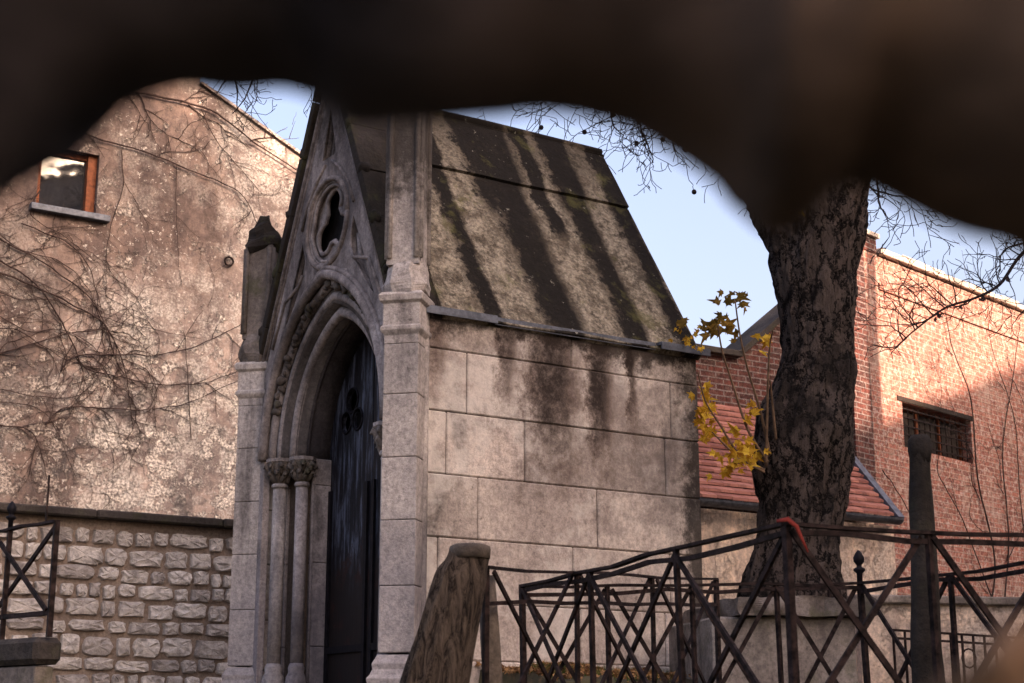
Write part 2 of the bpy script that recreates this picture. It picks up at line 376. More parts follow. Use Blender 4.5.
def brick(name, c1, c2, mortar, white=.35, msize=.011):
    m = Mat(name); x, y, z = m.xyz()
    wob = m.math('SUBTRACT', m.noise(5, 3), .5)
    v = m.comb(m.math('ADD', m.math('ADD', x, y), m.mul(wob, .015)), m.math('ADD', z, m.mul(wob, .012)), 0)
    n = m.n.new('ShaderNodeTexBrick'); m.L(v, n.inputs['Vector'])
    n.inputs['Scale'].default_value = 1; n.inputs['Brick Width'].default_value = .195; n.inputs['Row Height'].default_value = .059
    n.inputs['Mortar Size'].default_value = msize; n.inputs['Mortar Smooth'].default_value = .35; n.inputs['Bias'].default_value = 0
    m.setin(n.inputs['Color1'], c1); m.setin(n.inputs['Color2'], c2); m.setin(n.inputs['Mortar'], mortar)
    fine = m.noise(22, 9, .8); mid = m.noise(2.2, 9, .76)
    c = m.mix(.9, n.outputs['Color'], m.mix(m.ramp(fine, .36, .64), (.4,.36,.36), (1.5,1.45,1.4)), 'MULTIPLY')
    c = m.mix(m.mul(m.ramp(m.noise(7, 9, .8, m.map(loc=(2,8,3))), .55, .62), .6), c, (.10,.05,.042))
    c = m.mix(m.mul(m.ramp(m.noise(14, 9, .82, m.map(loc=(5,5,1))), .50, .60), white*.9), c, (.54,.44,.39))
    c = m.mix(m.mul(m.ramp(mid, .5, .68), white*.8), c, (.46,.34,.28))
    c = m.mix(m.mul(m.ramp(m.noise(1.1, 6, .7, m.map(loc=(4,4,4))), .55, .7), .5), c, (.09,.06,.05))
    return m.done(c, m.bump(n.outputs['Fac'], .012, -.8 if False else .8, m.bump(fine, .01, .8)))
M['brick'] = brick('weathered_red_brick', (.36,.145,.11), (.23,.10,.08), (.36,.25,.20), .9, .008)
M['darkbrick'] = brick('dark_red_brick', (.12,.042,.034), (.055,.028,.026), (.17,.14,.135), .15, .009)  # darker copy of the brick, shade of these walls put into the colour
M['coping'] = stone('pale_coping_stone', (.42,.36,.31), (.52,.45,.39), stain=.3)
def tile_mat():
    m = Mat('red_clay_tiles', .8); t = m.attr(); f = m.noise(14, 6, .7)
    c = m.mix(t, (.20,.075,.062), (.42,.185,.145)); c = m.mix(m.mul(m.ramp(f, .5, .66), .5), c, (.07,.045,.042))
    return m.done(c, m.bump(f, .01, .6))
M['tile'] = tile_mat()
def rubble_mat():
    m = Mat('rubble_stone'); t = m.attr(); f = m.noise(22, 6, .72); g = m.noise(6, 5, .6)
    c = m.mix(t, (.34,.305,.285), (.62,.57,.53)); c = m.mix(.8, c, m.mix(m.ramp(f, .3, .7), (.6,.58,.58), (1.25,1.25,1.25)), 'MULTIPLY')
    c = m.mix(m.mul(m.ramp(g, .54, .66), .55), c, (.13,.11,.105))
    return m.done(c, m.bump(f, .02, .9))
M['rubble'] = rubble_mat()
M['mortar'] = stone('sandy_mortar', (.20,.155,.13), (.30,.24,.20), stain=.35, grain=30)
def glass_mat():
    m = Mat('window_glass', .03); m.b.inputs['Specular IOR Level'].default_value = 1; m.b.inputs['Coat Weight'].default_value = 1
    m.b.inputs['Coat Roughness'].default_value = .02
    return m.done((.012,.012,.014), m.bump(m.noise(2.5, 2), .02, .15))
M['dullglass'] = plain('dusty_dark_glass', (.03,.025,.022), .6)
M['glass'] = glass_mat()
def leaf_mat(name, a, b, tr=.5):
    m = Mat(name, .6); c = m.mix(m.attr(), a, b); c = m.mix(m.mul(m.ramp(m.noise(16, 6, .7), .48, .60), .75), c, (a[0]*.55, a[1]*.38, a[2]*.5))
    t = m.n.new('ShaderNodeBsdfTranslucent'); m.setin(t.inputs[0], c); mx = m.n.new('ShaderNodeMixShader'); mx.inputs[0].default_value = tr
    m.done(c); m.L(m.b.outputs[0], mx.inputs[1]); m.L(t.outputs[0], mx.inputs[2])
    m.L(mx.outputs[0], m.n['Material Output'].inputs[0]); return m.m
M['leaf'] = leaf_mat('yellow_leaf', (.50,.26,.02), (.74,.50,.06))
M['leafdark'] = leaf_mat('olive_leaf', (.10,.07,.015), (.30,.17,.03))
M['litter'] = leaf_mat('fallen_leaf', (.12,.06,.025), (.42,.23,.10), .15)
M['grass'] = leaf_mat('grass_blade', (.035,.06,.012), (.09,.12,.03), .3)
def ground_mat():
    m = Mat('cemetery_earth'); a = m.noise(1.2, 8, .7); b = m.noise(24, 6, .7)
    c = m.mix(m.ramp(a, .4, .6), (.055,.045,.03), (.09,.08,.045)); c = m.mix(m.mul(m.ramp(b, .52, .66), .6), c, (.17,.10,.055))
    return m.done(c, m.bump(b, .03, .9))
M['ground'] = ground_mat()
# ------------------------------------------------------------------ ground sheet
g = MB(); xs = [-400,-120,-50,-25]+[i*.75-18 for i in range(49)]+[25,50,120,400]; ys = [-300,-100,-40,-15,-8,-4,-2]+[i*.4-1 for i in range(76)]+[35,50,90,200,500]
g.v = [(x, y, ground(x, y)) for y in ys for x in xs]; nx = len(xs)
g.f = [(j*nx+i, j*nx+i+1, (j+1)*nx+i+1, (j+1)*nx+i) for j in range(len(ys)-1) for i in range(nx-1)]
g.t = [.5]*len(g.v); g.sm = [True]*len(g.f)
tag(g.build('ground', M['ground']), kind='structure')
# ------------------------------------------------------------------ left: rubble wall
GZ = 1.6
WR = Plane(-2.31, 13.0, S)
zc = EYE + 1.70
rw = empty('rubble_wall', WR.pt(0, GZ), WR.rot(), label='low wall of rough pale rubble stones with dark flat coping, in front of the plaster house', cat='wall')
mb = MB(); mb.box(-6, 4, .03, .45, 0, zc-GZ-.07); mb.build('mortar_core', M['mortar'], rw)
mb = MB(); z = .02; row = 0
while z < zc-GZ-.16:
    h = rnd.uniform(.115, .175); a = -6+rnd.uniform(0, .2)
    while a < 3.9:
        L = rnd.uniform(.12, .34) if rnd.random() < .8 else rnd.uniform(.1, .16); gap = rnd.uniform(.014, .03)
        cx, cz = a+L/2, z+h/2+rnd.uniform(-.012, .012); hw, hh = (L-gap)/2, (h-rnd.uniform(.016, .032))/2
        n = 16; v = []; sq = rnd.uniform(.22, .6)
        ph = [rnd.uniform(.86, 1.07) for _ in range(n)]
        for sc2, dep in ((1.03, .04), (1, .012), (.93, -.008), (.6, -.014)):
            for k in range(n):
                t = 2*math.pi*k/n; ct, st = math.cos(t), math.sin(t)
                ex = abs(ct)**sq*math.copysign(1, ct); ez = abs(st)**sq*math.copysign(1, st)
                v.append((cx+ex*hw*sc2*ph[k], dep+rnd.uniform(-.009, .009) if dep < 0 else dep, cz+ez*hh*sc2*ph[(k+3) % n]))
        v.append((cx, -.016, cz))
        f = [(r*n+k, r*n+(k+1)%n, (r+1)*n+(k+1)%n, (r+1)*n+k) for r in range(3) for k in range(n)]
        f += [(3*n+k, 3*n+(k+1)%n, 4*n) for k in range(n)]
        mb.add(v, f, rnd.random(), False); a += L
    z += h; row += 1
mb.build('stone_facing', M['rubble'], rw)
mb = MB(); a = -6
while a < 4:
    L = rnd.uniform(.7, 1.1); b_ = min(4, a+L); mb.box(a, b_-.006, -.09+rnd.uniform(-.01,.01), .52, zc-GZ-.07, zc-GZ-.0+rnd.uniform(-.006,.006), .4, .012); a += L
tag(mb.build('coping', M['kerb'], rw))
# ------------------------------------------------------------------ left: plaster house
PH = Plane(-3.13, 17.0, S)
ph = empty('plaster_house', PH.pt(0, GZ), PH.rot(), label='tall old house with flaking grey and ochre plaster gable wall covered in bare creepers', cat='house')
wx0, wx1, wz0, wz1 = -2.24, -1.60, EYE+5.40-GZ, EYE+6.08-GZ
prof = [(-7, 0), (.95, 0), (.95, 4.92+1.6), (.84, 6.52), (-.50, 7.16), (-.50, 7.28), (-.72, 7.36), (-2.6, 8.3), (-7, 8.4)]
mb = plate([prof, [(wx0,wz0),(wx1,wz0),(wx1,wz1),(wx0,wz1)]], 0, .35)
mb.build('wall', M['plaster'], ph)
mb = MB(); mb.box(.62, .95, .36, 6, 0, 6.5); mb.box(-7, .62, 5.7, 6, 0, 6.5); mb.build('side_wall', M['plaster'], ph)
mb = MB()
for (a0, z0), (a1, z1) in zip(prof[2:-1], prof[3:]):
    if abs(a0-a1) > .08: mb.bar((a0, -.0, z0+.02), (a1, -.0, z1+.02), .08, .03, up=Vector((0,0,1)))
mb.build('verge_coping', M['plaster'], ph)
mb = MB(); mb.add([(.97,.3,6.5),(-2.6,.3,8.28),(-2.6,6,8.28),(.97,6,6.5)], [(0,1,2,3)]); mb.add([(.97,.3,6.42),(-2.6,.3,8.2),(-2.6,6,8.2),(.97,6,6.42)], [(3,2,1,0)]); mb.build('roof', M['tile'], ph)
# window
wf = MB()
t_ = .055
wf.box(wx0, wx0+t_, .10, .17, wz0, wz1); wf.box(wx1-.10, wx1, .06, .17, wz0, wz1)
wf.box(wx0+t_, wx1-.10, .10, .17, wz1-t_, wz1); wf.box(wx0+t_, wx1-.10, .10, .17, wz0, wz0+.05)
wo = wf.build('window', M['wood'], ph, bevel=.004)
gb = MB(); gb.box(wx0+t_, wx1-.10, .135, .145, wz0+.05, wz1-t_); gb.build('pane', M['glass'], wo)
sb = MB(); sb.box(wx0-.07, wx1+.14, -.09, .12, wz0-.075, wz0-.004); sb.build('sill', M['lead'], wo, bevel=.008)
ib = MB(); ib.box(wx0-.1, wx1+.1, .36, .4, wz0-.1, wz1+.1); ib.build('room_screen', M['void'], ph)
rb = MB(); rb.box(wx1+.002, wx1+.10, -.006, .0, wz0-.02, wz1+.02); rb.box(wx0-.03, wx1+.1, -.006, 0, wz1+.022, wz1+.06); rb.build('window_surround', M['plaster'], ph)
# iron ring + thin cable scars
rr = MB(); k0, z0_ = PH.az(228, 262)
rr.tube([(k0+.05*math.cos(t), -.03, z0_-GZ+.05*math.sin(t)) for t in [i*math.pi/8 for i in range(17)]], .012, 6); rr.build('iron_ring', M['rust'], ph)
# ------------------------------------------------------------------ creepers (traced on the wall, real stems)
def smooth(pts, n=8):
    out = []
    P = [pts[0]]+pts+[pts[-1]]
    for i in range(1, len(P)-2):
        p0, p1, p2, p3 = P[i-1], P[i], P[i+1], P[i+2]
        for j in range(n):
            t = j/n
            out.append(tuple(.5*((2*b)+(-a+c)*t+(2*a-5*b+4*c-d)*t*t+(-a+3*b-3*c+d)*t**3) for a, b, c, d in zip(p0, p1, p2, p3)))
    out.append(pts[-1]); return out
def vine_branch(mb, a, z, ang, L, r, depth, off, PL, rg):
    pts = []; n = max(4, int(L/.06)); st = L/n
    for i in range(n+1):
        pts.append(PL.pt(a, z, off+.01*mnoise.noise(Vector((a*5, z*5, 0)))))
        ang += rg.gauss(0, .22); a += math.cos(ang)*st; z += math.sin(ang)*st
        if depth and rg.random() < .30:
            vine_branch(mb, a, z, ang+rg.choice((-1, 1))*rg.uniform(.4, 1.1), L*rg.uniform(.3, .65), r*.65, depth-1, off, PL, rg)
    mb.tube(pts, [max(.0018, r*(1-.7*i/n)) for i in range(n+1)], 4, cap=False)
def vine(PL, curves, name, label, fuzz=.25, seed=1, side=1, mat='vine'):
    rg = random.Random(seed); mb = MB()
    for rad, pts in curves:
        sm = smooth([PL.az(*p) for p in pts], 8); n = len(sm); w3 = []
        for i, (a, z) in enumerate(sm):
            a += .012*mnoise.noise(Vector((a*7, z*7, 3))); z += .02*mnoise.noise(Vector((a*6, z*6, 9)))
            off = .02+rad
            w3.append(PL.pt(a, z, off))
            if i and rg.random() < fuzz:
                da = sm[i][0]-sm[i-1][0]; dz = sm[i][1]-sm[i-1][1]; an = math.atan2(dz, da)
                vine_branch(mb, a, z, an+rg.choice((-1, 1))*rg.uniform(.3, 1.0), rg.uniform(.2, .8), rad*.36, 2, .012, PL, rg)
        mb.tube(w3, [rad*.72*(1-.6*i/n)*(1+.35*mnoise.noise(Vector((i*.7, seed, 0)))) for i in range(n)], 6)
    o = mb.build(name, M[mat]); tag(o, label, 'creeper', 'bare creepers on the old walls'); return o
vine(PH, [(.015, [(-30,262),(40,290),(80,310),(100,322),(115,345),(125,375),(131,425)]),
          (.015, [(-30,362),(0,354),(30,345),(65,335),(105,329)]),
          (.014, [(-30,250),(0,262),(40,290),(70,340),(85,368),(130,380),(170,385),(205,383),(245,368)]),
          (.012, [(45,425),(60,410),(80,407),(140,410),(190,402),(245,376)]),
          (.014, [(60,372),(75,357),(120,355),(160,355),(200,345),(245,322)]),
          (.013, [(-30,220),(0,240),(50,268),(90,300),(105,330),(112,350),(120,372)]),
          (.012, [(-30,415),(0,425),(30,432),(42,460),(46,480)]),
          (.009, [(-30,300),(0,318),(30,332),(60,330),(90,345),(110,370)]),
          (.009, [(-30,210),(20,250),(60,262),(88,290),(98,318)]),
          (.008, [(-30,380),(10,392),(50,398),(80,395),(95,380)]),
          (.009, [(-20,330),(15,330),(40,345),(70,362),(100,368)]),
          (.008, [(-20,285),(20,300),(50,300),(80,312),(130,325),(200,340)]),
          (.010, [(20,225),(60,240),(85,262),(95,290),(103,325)]),
          (.008, [(-30,400),(0,402),(40,410),(60,440),(75,480)])],
     'climbing_creeper', 'dense fan of bare creeper stems spreading from the left over the plaster below the window', .19, 4)
vine(PH, [(.022, [(110,88),(150,96),(210,112),(256,146),(310,180)]),
          (.015, [(60,125),(100,140),(150,155),(200,175),(240,195),(256,225)]),
          (.010, [(120,150),(122,185),(112,220),(106,250),(105,300)]),
          (.008, [(176,165),(175,200),(178,268)]),
          (.008, [(200,110),(215,140),(240,170),(262,195)]),
          (.010, [(40,190),(30,215),(60,235),(95,262)]),
          (.008, [(190,440),(185,350),(182,330)])],
     'climbing_creeper', 'thick dark creeper stem crossing the plaster just under the sloping roof edge', .17, 9)
# ------------------------------------------------------------------ right: lean-to house, brick walls
LH = Plane(2.656, 14.5, S)
ez = EYE+1.99-GZ                    # eave height above base
lh = empty('lean_to_house', LH.pt(0, GZ), LH.rot(), label='low cream plastered lean-to with a red tiled roof behind the tree', cat='house')
mb = MB(); mb.box(-3.5, 1.30, .10, .35, 0, ez-.05); mb.box(1.05, 1.30, .35, 1.0, 0, ez+.1); mb.build('wall', M['plaster2'], lh)
mb = MB(); run = 1.0; tanr = 1.13; rows = 16; ln = math.hypot(run, run*tanr)
for r in range(rows):
    y0 = run*r/rows; y1 = run*(r+1.35)/rows; a = -3.5+(.09 if r % 2 else 0); lift = .012
    while a < 1.235-.02:
        b_ = min(a+.18, 1.235); dz = rnd.uniform(-.003, .003); tt = rnd.random()
        za, zb = ez+y0*tanr+.062+dz, ez+y1*tanr+.012
        mb.add([(a,y0,za),(b_-.004,y0,za),(b_-.004,y1,zb),(a,y1,zb),(a,y0,za-.026),(b_-.004,y0,za-.026),(b_-.004,y1,zb-.026),(a,y1,zb-.026)],
               [(0,1,2,3),(4,5,1,0),(5,6,2,1),(7,4,0,3),(7,6,5,4),(6,7,3,2)], tt)
        a += .18
mb.build('roof', M['tile'], lh)
mb = MB(); mb.bar((1.26,-.03,ez+.0), (1.26,1.0,ez+1.0*tanr+.02), .085, .07); mb.build('verge_flashing', M['lead'], lh)
mb = MB(); 
gp = [(-.075*math.cos(t)*1 -.07, -.06*math.sin(t)+ez+.0) for t in [math.pi*i/8 for i in range(9)]]
gi = [(-.065*math.cos(t)*1 -.07, -.05*math.sin(t)+ez+.0) for t in [math.pi*i/8 for i in range(9)]][::-1]
pr = gp+gi; v = [(a, y, z) for a in (-3.5, 1.2) for y, z in pr]; m_ = len(pr)
mb.add(v, [(k, (k+1) % m_, m_+(k+1) % m_, m_+k) for k in range(m_)] + [tuple(range(m_))[::-1], tuple(range(m_, 2*m_))]); mb.build('gutter', M['zinc'], lh)
# brick gable behind the lean-to, shade painted into its colour
bw = empty('brick_wall', LH.pt(0, GZ, -1.02), LH.rot(), label='dark red brick wall with sloping coping rising left of the tree trunk', cat='wall')
tp = [(-4.0, EYE+3.66-GZ), (.19, EYE+3.66-GZ), (1.55, EYE+4.75-GZ)]
mb = plate([[(-4.0, 0), (1.55, 0)] + tp[::-1]], 0, .3); mb.build('masonry', M['darkbrick'], bw)
mb = MB()
for (a0, z0), (a1, z1) in zip(tp, tp[1:]): mb.bar((a0-.02, .13, z0+.03), (a1+.01, .13, z1+.03), .42, .06, up=Vector((0,0,1)))
mb.build('coping', M['kerb'], bw, bevel=.006)
# tall brick building
BB = Plane(3.82, 16.41, B)
bb = empty('brick_building', BB.pt(0, GZ), BB.rot(), label='tall weathered brick building with barred window and pale coping, sunlit along its top', cat='building')
bt = EYE+5.10-GZ; bx0, bx1, bz0, bz1 = .62, 2.14, EYE+3.0-GZ, EYE+3.50-GZ
mb = plate([[(0,0),(10,0),(10,bt),(0,bt)], [(bx0,bz0),(bx1,bz0),(bx1,bz1),(bx0,bz1)]], 0, .35); mb.build('wall', M['brick'], bb)
mb = MB(); mb.box(-.35, 0, 0.004, .9, 0, bt); mb.v = [(x*1, y, z) for x, y, z in mb.v]
mb.box(-.36, .25, -.012, .30, bt+.001, bt+.17)
mb.build('return_wall', M['darkbrick'], bb)  # turned-away side, its shade painted into the brick
mb = MB(); a = .27
while a < 10:
    mb.box(a, min(10, a+.46)-.008, -.06+rnd.uniform(-.01,.01), .38, bt+.002, bt+.075+rnd.uniform(-.012,.012), rnd.random(), .008); a += .46
mb.box(-.40, .28, -.05, .34, bt+.172, bt+.225, .3, .006)
mb.build('coping', M['coping'], bb)
mb = MB()
for r in range(3): mb.box(.26, 10, -.014, 0, bt-.36+r*.005, bt-.355+r*.005+.02)
mb.box(.26, 10, -.022, 0, bt-.40, bt-.33); mb.build('string_course', M['brick'], bb)
wo = MB(); t_ = .045
wo.box(bx0, bx0+t_, .12, .18, bz0, bz1); wo.box(bx1-t_, bx1, .12, .18, bz0, bz1); wo.box(bx0+t_, bx1-t_, .12, .18, bz0, bz0+t_); wo.box(bx0+t_, bx1-t_, .12, .18, bz1-t_, bz1)
for k in (1, 2): wo.box(bx0+(bx1-bx0)*k/3-.02, bx0+(bx1-bx0)*k/3+.02, .122, .178, bz0+t_, bz1-t_)
wi = wo.build('window', M['wood'], bb)
gb = MB(); gb.box(bx0+t_, bx1-t_, .15, .16, bz0+t_, bz1-t_); gb.build('pane', M['dullglass'], wi)
gb = MB()
for k in range(13): a = bx0+.06+k*(bx1-bx0-.12)/12; gb.bar((a,.04,bz0+.02),(a,.04,bz1-.02),.012)
for k in range(5): zz = bz0+.06+k*(bz1-bz0-.12)/4; gb.bar((bx0+.02,.026,zz),(bx1-.02,.026,zz),.014)
gb.build('bar_grille', M['rust'], wi)
gb = MB(); gb.box(bx0-.10, bx1+.06, -.012, .12, bz1+.004, bz1+.06); gb.build('lintel', M['oldpost'], wi, bevel=.005)
gb = MB(); gb.box(bx0-.1, bx1+.1, .36, .42, bz0-.1, bz1+.1); gb.build('room_screen', M['void'], bb)
vine(BB, [(.016, [(985,620),(992,560),(975,480),(968,400),(950,350),(942,310)]),
          (.014, [(1000,620),(1006,540),(1000,450),(1010,380),(1018,320)]),
          (.010, [(990,600),(960,520),(935,470),(945,440)]),
          (.010, [(1030,600),(1018,500),(1012,420),(990,350),(985,310)]),
          (.009, [(1005,560),(1024,520),(1050,440)]),
          (.008, [(880,470),(900,500),(930,560),(960,610)])],
     'climbing_creeper', 'thin bare creeper stems climbing the brick building right of its barred window', .16, 21)
# ------------------------------------------------------------------ low stone wall far right
lw = empty('garden_wall', (0,0,0), label='low pale wall with a mossy coping at the foot of the brick building', cat='wall')
PW = Plane(at(945,600,13.2).x, 13.2, Vector((.98, .2)).normalized())
zt = at(985, 598, 13.4).z
lw.location = PW.pt(0, GZ); lw.rotation_euler = (0, 0, PW.rot())
mb = MB(); mb.box(-.75, 5, .03, .28, 0, zt-GZ-.07); mb.build('masonry', M['plaster2'], lw)
mb = MB()
for k in range(7): mb.box(-.8+k*.85, -.8+(k+1)*.85-.008, -.03, .34, zt-GZ-.07, zt-GZ, rnd.random(), .012)
mb.build('coping', M['dirtystone'], lw)

# ================================================================== CHAPEL
CZ = EYE + .12
ch = empty('funerary_chapel', (-1.216, 9.904, CZ), R(-57.4), label='small gothic stone burial chapel with pointed doorway, gabled front and steep stained stone roof', cat='chapel')
W2 = 1.075; LN = 2.214
def H(rel): return EYE + rel - CZ        # height above the eye -> chapel height
eave = H(2.46); ridge = H(4.20); spring = H(1.80)
# ---- side walls: ashlar courses
mb = MB(); core = MB(); core.box(-W2+.012, W2-.012, .50, LN-.012, 0, eave-.02); core.box(-W2+.012, -.66, .18, .499, 0, eave-.02); core.box(.66, W2-.012, .18, .499, 0, eave-.02)
core.build('wall_core', M['joint'], ch)
zs = [H(.18), H(.40), H(.73), H(1.10), H(1.47), H(1.845), H(2.22), eave]
cuts = [[.9,1.6], [.55,1.5], [.62,1.25,1.9], [.25,1.2,1.95], [.52,1.385], [.30,.85,1.93], [.436,1.98], [.16,1.2]]
for sx in (1, -1):
    zl = 0
    for i, zt_ in enumerate(zs):
        ys_ = [.05]+cuts[i]+[LN]
        for y0, y1 in zip(ys_, ys_[1:]):
            o = (.05 if i == 0 else .03 if i == 1 else 0)+rnd.uniform(-.003, .003)
            x0, x1 = sorted((sx*(W2-.16), sx*(W2+o)))
            mb.box(x0, x1, y0+.0025, y1-.0025, zl+.0025, zt_-.0025, rnd.random(), .007)
        zl = zt_
zl = 0
for i, zt_ in enumerate(zs):
    mb.box(-W2+.163, W2-.163, LN-.16, LN-.002, zl+.003, zt_-.003, rnd.random(), .006); zl = zt_
mb.build('side_wall', M['ash'], ch)
# back gable
mb = plate([[(-W2+.01, eave), (W2-.01, eave), (0, ridge-.06)]], LN-.16, LN-.01); mb.build('back_gable', M['ash'], ch)
# ---- roof slabs
mb = MB(); ov = .035; y0, y1 = .26, LN+.015
th = math.atan2(ridge-eave, W2); nrm = (math.sin(th), math.cos(th))
def slope(sx, u, off):   # u 0 at eave .. 1 ridge
    x = (W2+ov)*(1-u); z = (eave-ov*math.tan(th)*.6)+(ridge-(eave-ov*math.tan(th)*.6))*u
    return sx*(x+nrm[0]*off), z+nrm[1]*off
for sx in (1, -1):
    for (u0, u1), yj in (((0, .70), [y0, y1]), ((.705, 1.0), [y0, y1])):
        off1 = .0 if u0 == 0 else .018
        for a, b_ in zip(yj, yj[1:]):
            nn = 10; mm = 10; v = []
            for i in range(nn+1):
                for j in range(mm+1):
                    u = u0+(u1-u0)*i/nn; yy = a+(b_-a)*j/mm
                    w_ = .012*mnoise.noise(Vector((yy*2, u*5, sx*7)))
                    x, z = slope(sx, u, off1+w_); v.append((x, yy, z))
            f = [(i*(mm+1)+j, i*(mm+1)+j+1, (i+1)*(mm+1)+j+1, (i+1)*(mm+1)+j) for i in range(nn) for j in range(mm)]
            n0 = len(v)
            for u, yy in ((u0, a), (u0, b_), (u1, b_), (u1, a)):
                x, z = slope(sx, u, -.05); v.append((x, yy, z))
            f += [(n0, n0+1, n0+2, n0+3)]
            f.append(tuple(range(mm+1))+(n0+1, n0)); f.append(tuple(nn*(mm+1)+j for j in range(mm, -1, -1))+(n0+3, n0+2))
            f.append(tuple(i*(mm+1) for i in range(nn, -1, -1))+(n0, n0+3)); f.append(tuple(i*(mm+1)+mm for i in range(nn+1))+(n0+2, n0+1))
            mb.add(v, f, .5, False)
rf = mb.build('roof', M['roof'], ch)
mb = MB(); mb.tube([(0, .28, ridge+.0), (0, 1.2, ridge+.005), (0, LN+.01, ridge+.0)], [.035,.04,.035], 8); mb.build('ridge_roll', M['roof'], rf)
# lead strips lying on the wall head
for sx in (1, -1):
  mb = MB()
  if 1:
    for a, b_, o in ((.12, .62, .05), (.62, 1.85, .02), (1.86, LN+.05, .075)):
        z = eave-.015; x0, x1 = sorted((sx*(W2-.05), sx*(W2+o))); mb.box(x0, x1, a, b_, z, z+.02)
        x0, x1 = sorted((sx*(W2+o-.004), sx*(W2+o+.006))); mb.box(x0, x1, a, b_, z-.03, z+.012)
  mb.build('eave_lead', M['lead'], ch)
# ---- piers (diagonal) with bases, caps and pinnacles
def pier(sx):
    cx, cy = sx*(W2-.005), .02; mb = MB()
    ps = [H(.43), H(.80), H(1.17), H(1.53), H(1.90), H(2.20)]
    a0 = R(45); z = 0
    prof = [(.165, 0), (.165, H(.24)), (.15, H(.26)), (.155, H(.29)), (.14, H(.31)), (.128, H(.34)), (.132, H(.37)), (.122, H(.39)), (.106, H(.42))]
    mb.ngonprism([(a, b) for a, b in prof], cx, cy, 4, 0, .55)
    for i, (z0, z1) in enumerate(zip(ps, ps[1:])):
        mb.ngonprism([(.100,z0+.001),(.104,z0+.006),(.104,z1-.006),(.100,z1-.001)], cx, cy, 4, 0, rnd.random())
    mb.ngonprism([(.104,H(2.2)),(.104,H(2.25)),(.118,H(2.27)),(.124,H(2.28)),(.124,H(2.30)),(.112,H(2.31)),(.112,H(2.44)),(.13,H(2.455)),(.136,H(2.49)),(.12,H(2.51))], cx, cy, 4, 0, .5)
    return mb
# ngonprism with a0=0 and k=4 gives faces at 0/90 deg; rotate them 45 deg
def rot45(mb, cx, cy):
    c, s = math.cos(R(45)), math.sin(R(45))
    mb.v = [(cx+(x-cx)*c-(y-cy)*s, cy+(x-cx)*s+(y-cy)*c, z) for x, y, z in mb.v]; return mb
def rough_up(mb, amt, fr=8, zmin=-99):
    mb.v = [tuple(Vector(p)+Vector((mnoise.noise(Vector(p)*fr), mnoise.noise(Vector(p)*fr+Vector((9,0,0))), mnoise.noise(Vector(p)*fr+Vector((0,9,0)))))*amt*(1 if p[2] > zmin else 0)) for p in mb.v]
def subdiv_ngon(prof, n=3):
    out = []
    for (a, z), (b, z2) in zip(prof, prof[1:]):
        for i in range(n): out.append((a+(b-a)*i/n, z+(z2-z)*i/n))
    return out+[prof[-1]]
for sx in (1, -1):
    cx, cy = sx*(W2-.005), .02
    po = rot45(pier(sx), cx, cy).build('pier', M['pier'], ch, bevel=.004)
    # moulded connecting quirk between the pier and the side wall
    q = MB(); q.box(*(sorted((sx*(W2-.02), sx*(W2+.03)))), .10, .17, H(.42), H(2.36), .6, .02); q.build('quirk', M['pier'], po)
    # pinnacle: rough base, panelled shaft, broken pyramid cap
    mb = MB(); mb.ngonprism(subdiv_ngon([(.125,H(2.51)),(.14,H(2.56)),(.122,H(2.66)),(.11,H(2.70))], 3), cx, cy, 8, 0); rough_up(mb, .03, 9)
    hz = H(3.36) if sx < 0 else H(3.80)
    mb.ngonprism([(.100,H(2.68)),(.100,hz)], cx, cy, 4, 0)
    for i in range(4):          # corner rolls and sunk panels framed by fillets
        t = math.pi/2*i
        for k in (-1, 1):
            px_, py_ = .100*math.cos(t)-.080*k*math.sin(t), .100*math.sin(t)+.080*k*math.cos(t)
            mb.tube([(cx+px_*1.03, cy+py_*1.03, H(2.72)), (cx+px_*1.03, cy+py_*1.03, hz-.02)], .017, 8)
        nx_, ny_ = math.cos(t), math.sin(t)
    rot45(mb, cx, cy)
    pn = mb.build('pinnacle', M['old'] if sx < 0 else M['pier'], po)
    mb = MB(); mb.ngonprism(subdiv_ngon([(.11,hz-.03),(.13,hz),(.125,hz+.05),(.09,hz+.12),(.06,hz+.2),(.03,hz+.24)], 3), cx, cy, 8, 0); rough_up(mb, .045, 11)
    mb.build('broken_cap', M['moss'], pn)
# ---- facade plate with arched opening, roundel and sunk panels
def arch(a, zs_, rise, n=14):      # pointed arch from left springing over the top to the right
    Rr = (rise*rise+a*a)/(2*a); out = []
    t1 = math.acos((Rr-a)/Rr)
    for i in range(n+1): t = t1*i/n; out.append((Rr-a-Rr*math.cos(t), zs_+Rr*math.sin(t)))
    return out + [(-x, z) for x, z in out[-2::-1]]
def circ(cx, cz, r, n=28, a0=0): return [(cx+r*math.cos(a0+2*math.pi*k/n), cz+r*math.sin(a0+2*math.pi*k/n)) for k in range(n)]
def trefoil(cx, cz, r, a0=90, n=14):
    out = []; d = r*.56; q = r*.43
    for i in range(3):
        t = R(a0+120*i)
        for k in range(n+1):
            p = t-R(118)+R(236)*k/n; out.append((cx+d*math.cos(t)+q*math.cos(p), cz+d*math.sin(t)+q*math.sin(p)))
    return out
ao = .88; rise = 1.10
gb_ = 1.0; rc = (.0, H(3.26)); rr_ = .27
outer = [(-gb_, 0), (-ao, 0)] + arch(ao, spring, rise) + [(ao, 0), (gb_, 0), (gb_, H(2.42)), (0, H(4.46)), (-gb_, H(2.42))]
def tri(*p): return list(p)
top_p = [(-.10, H(3.72)), (.10, H(3.72)), (0, H(4.08))]
sl = []
for s_ in (-1, 1):
    sl.append([(s_*.68, H(2.62)), (s_*.38, H(3.22)), (s_*.33, H(3.08)), (s_*.34, H(2.97)), (s_*.54, H(2.74))][::s_])
mb = plate([outer, circ(*rc, rr_), top_p]+sl, 0, .05, .005)
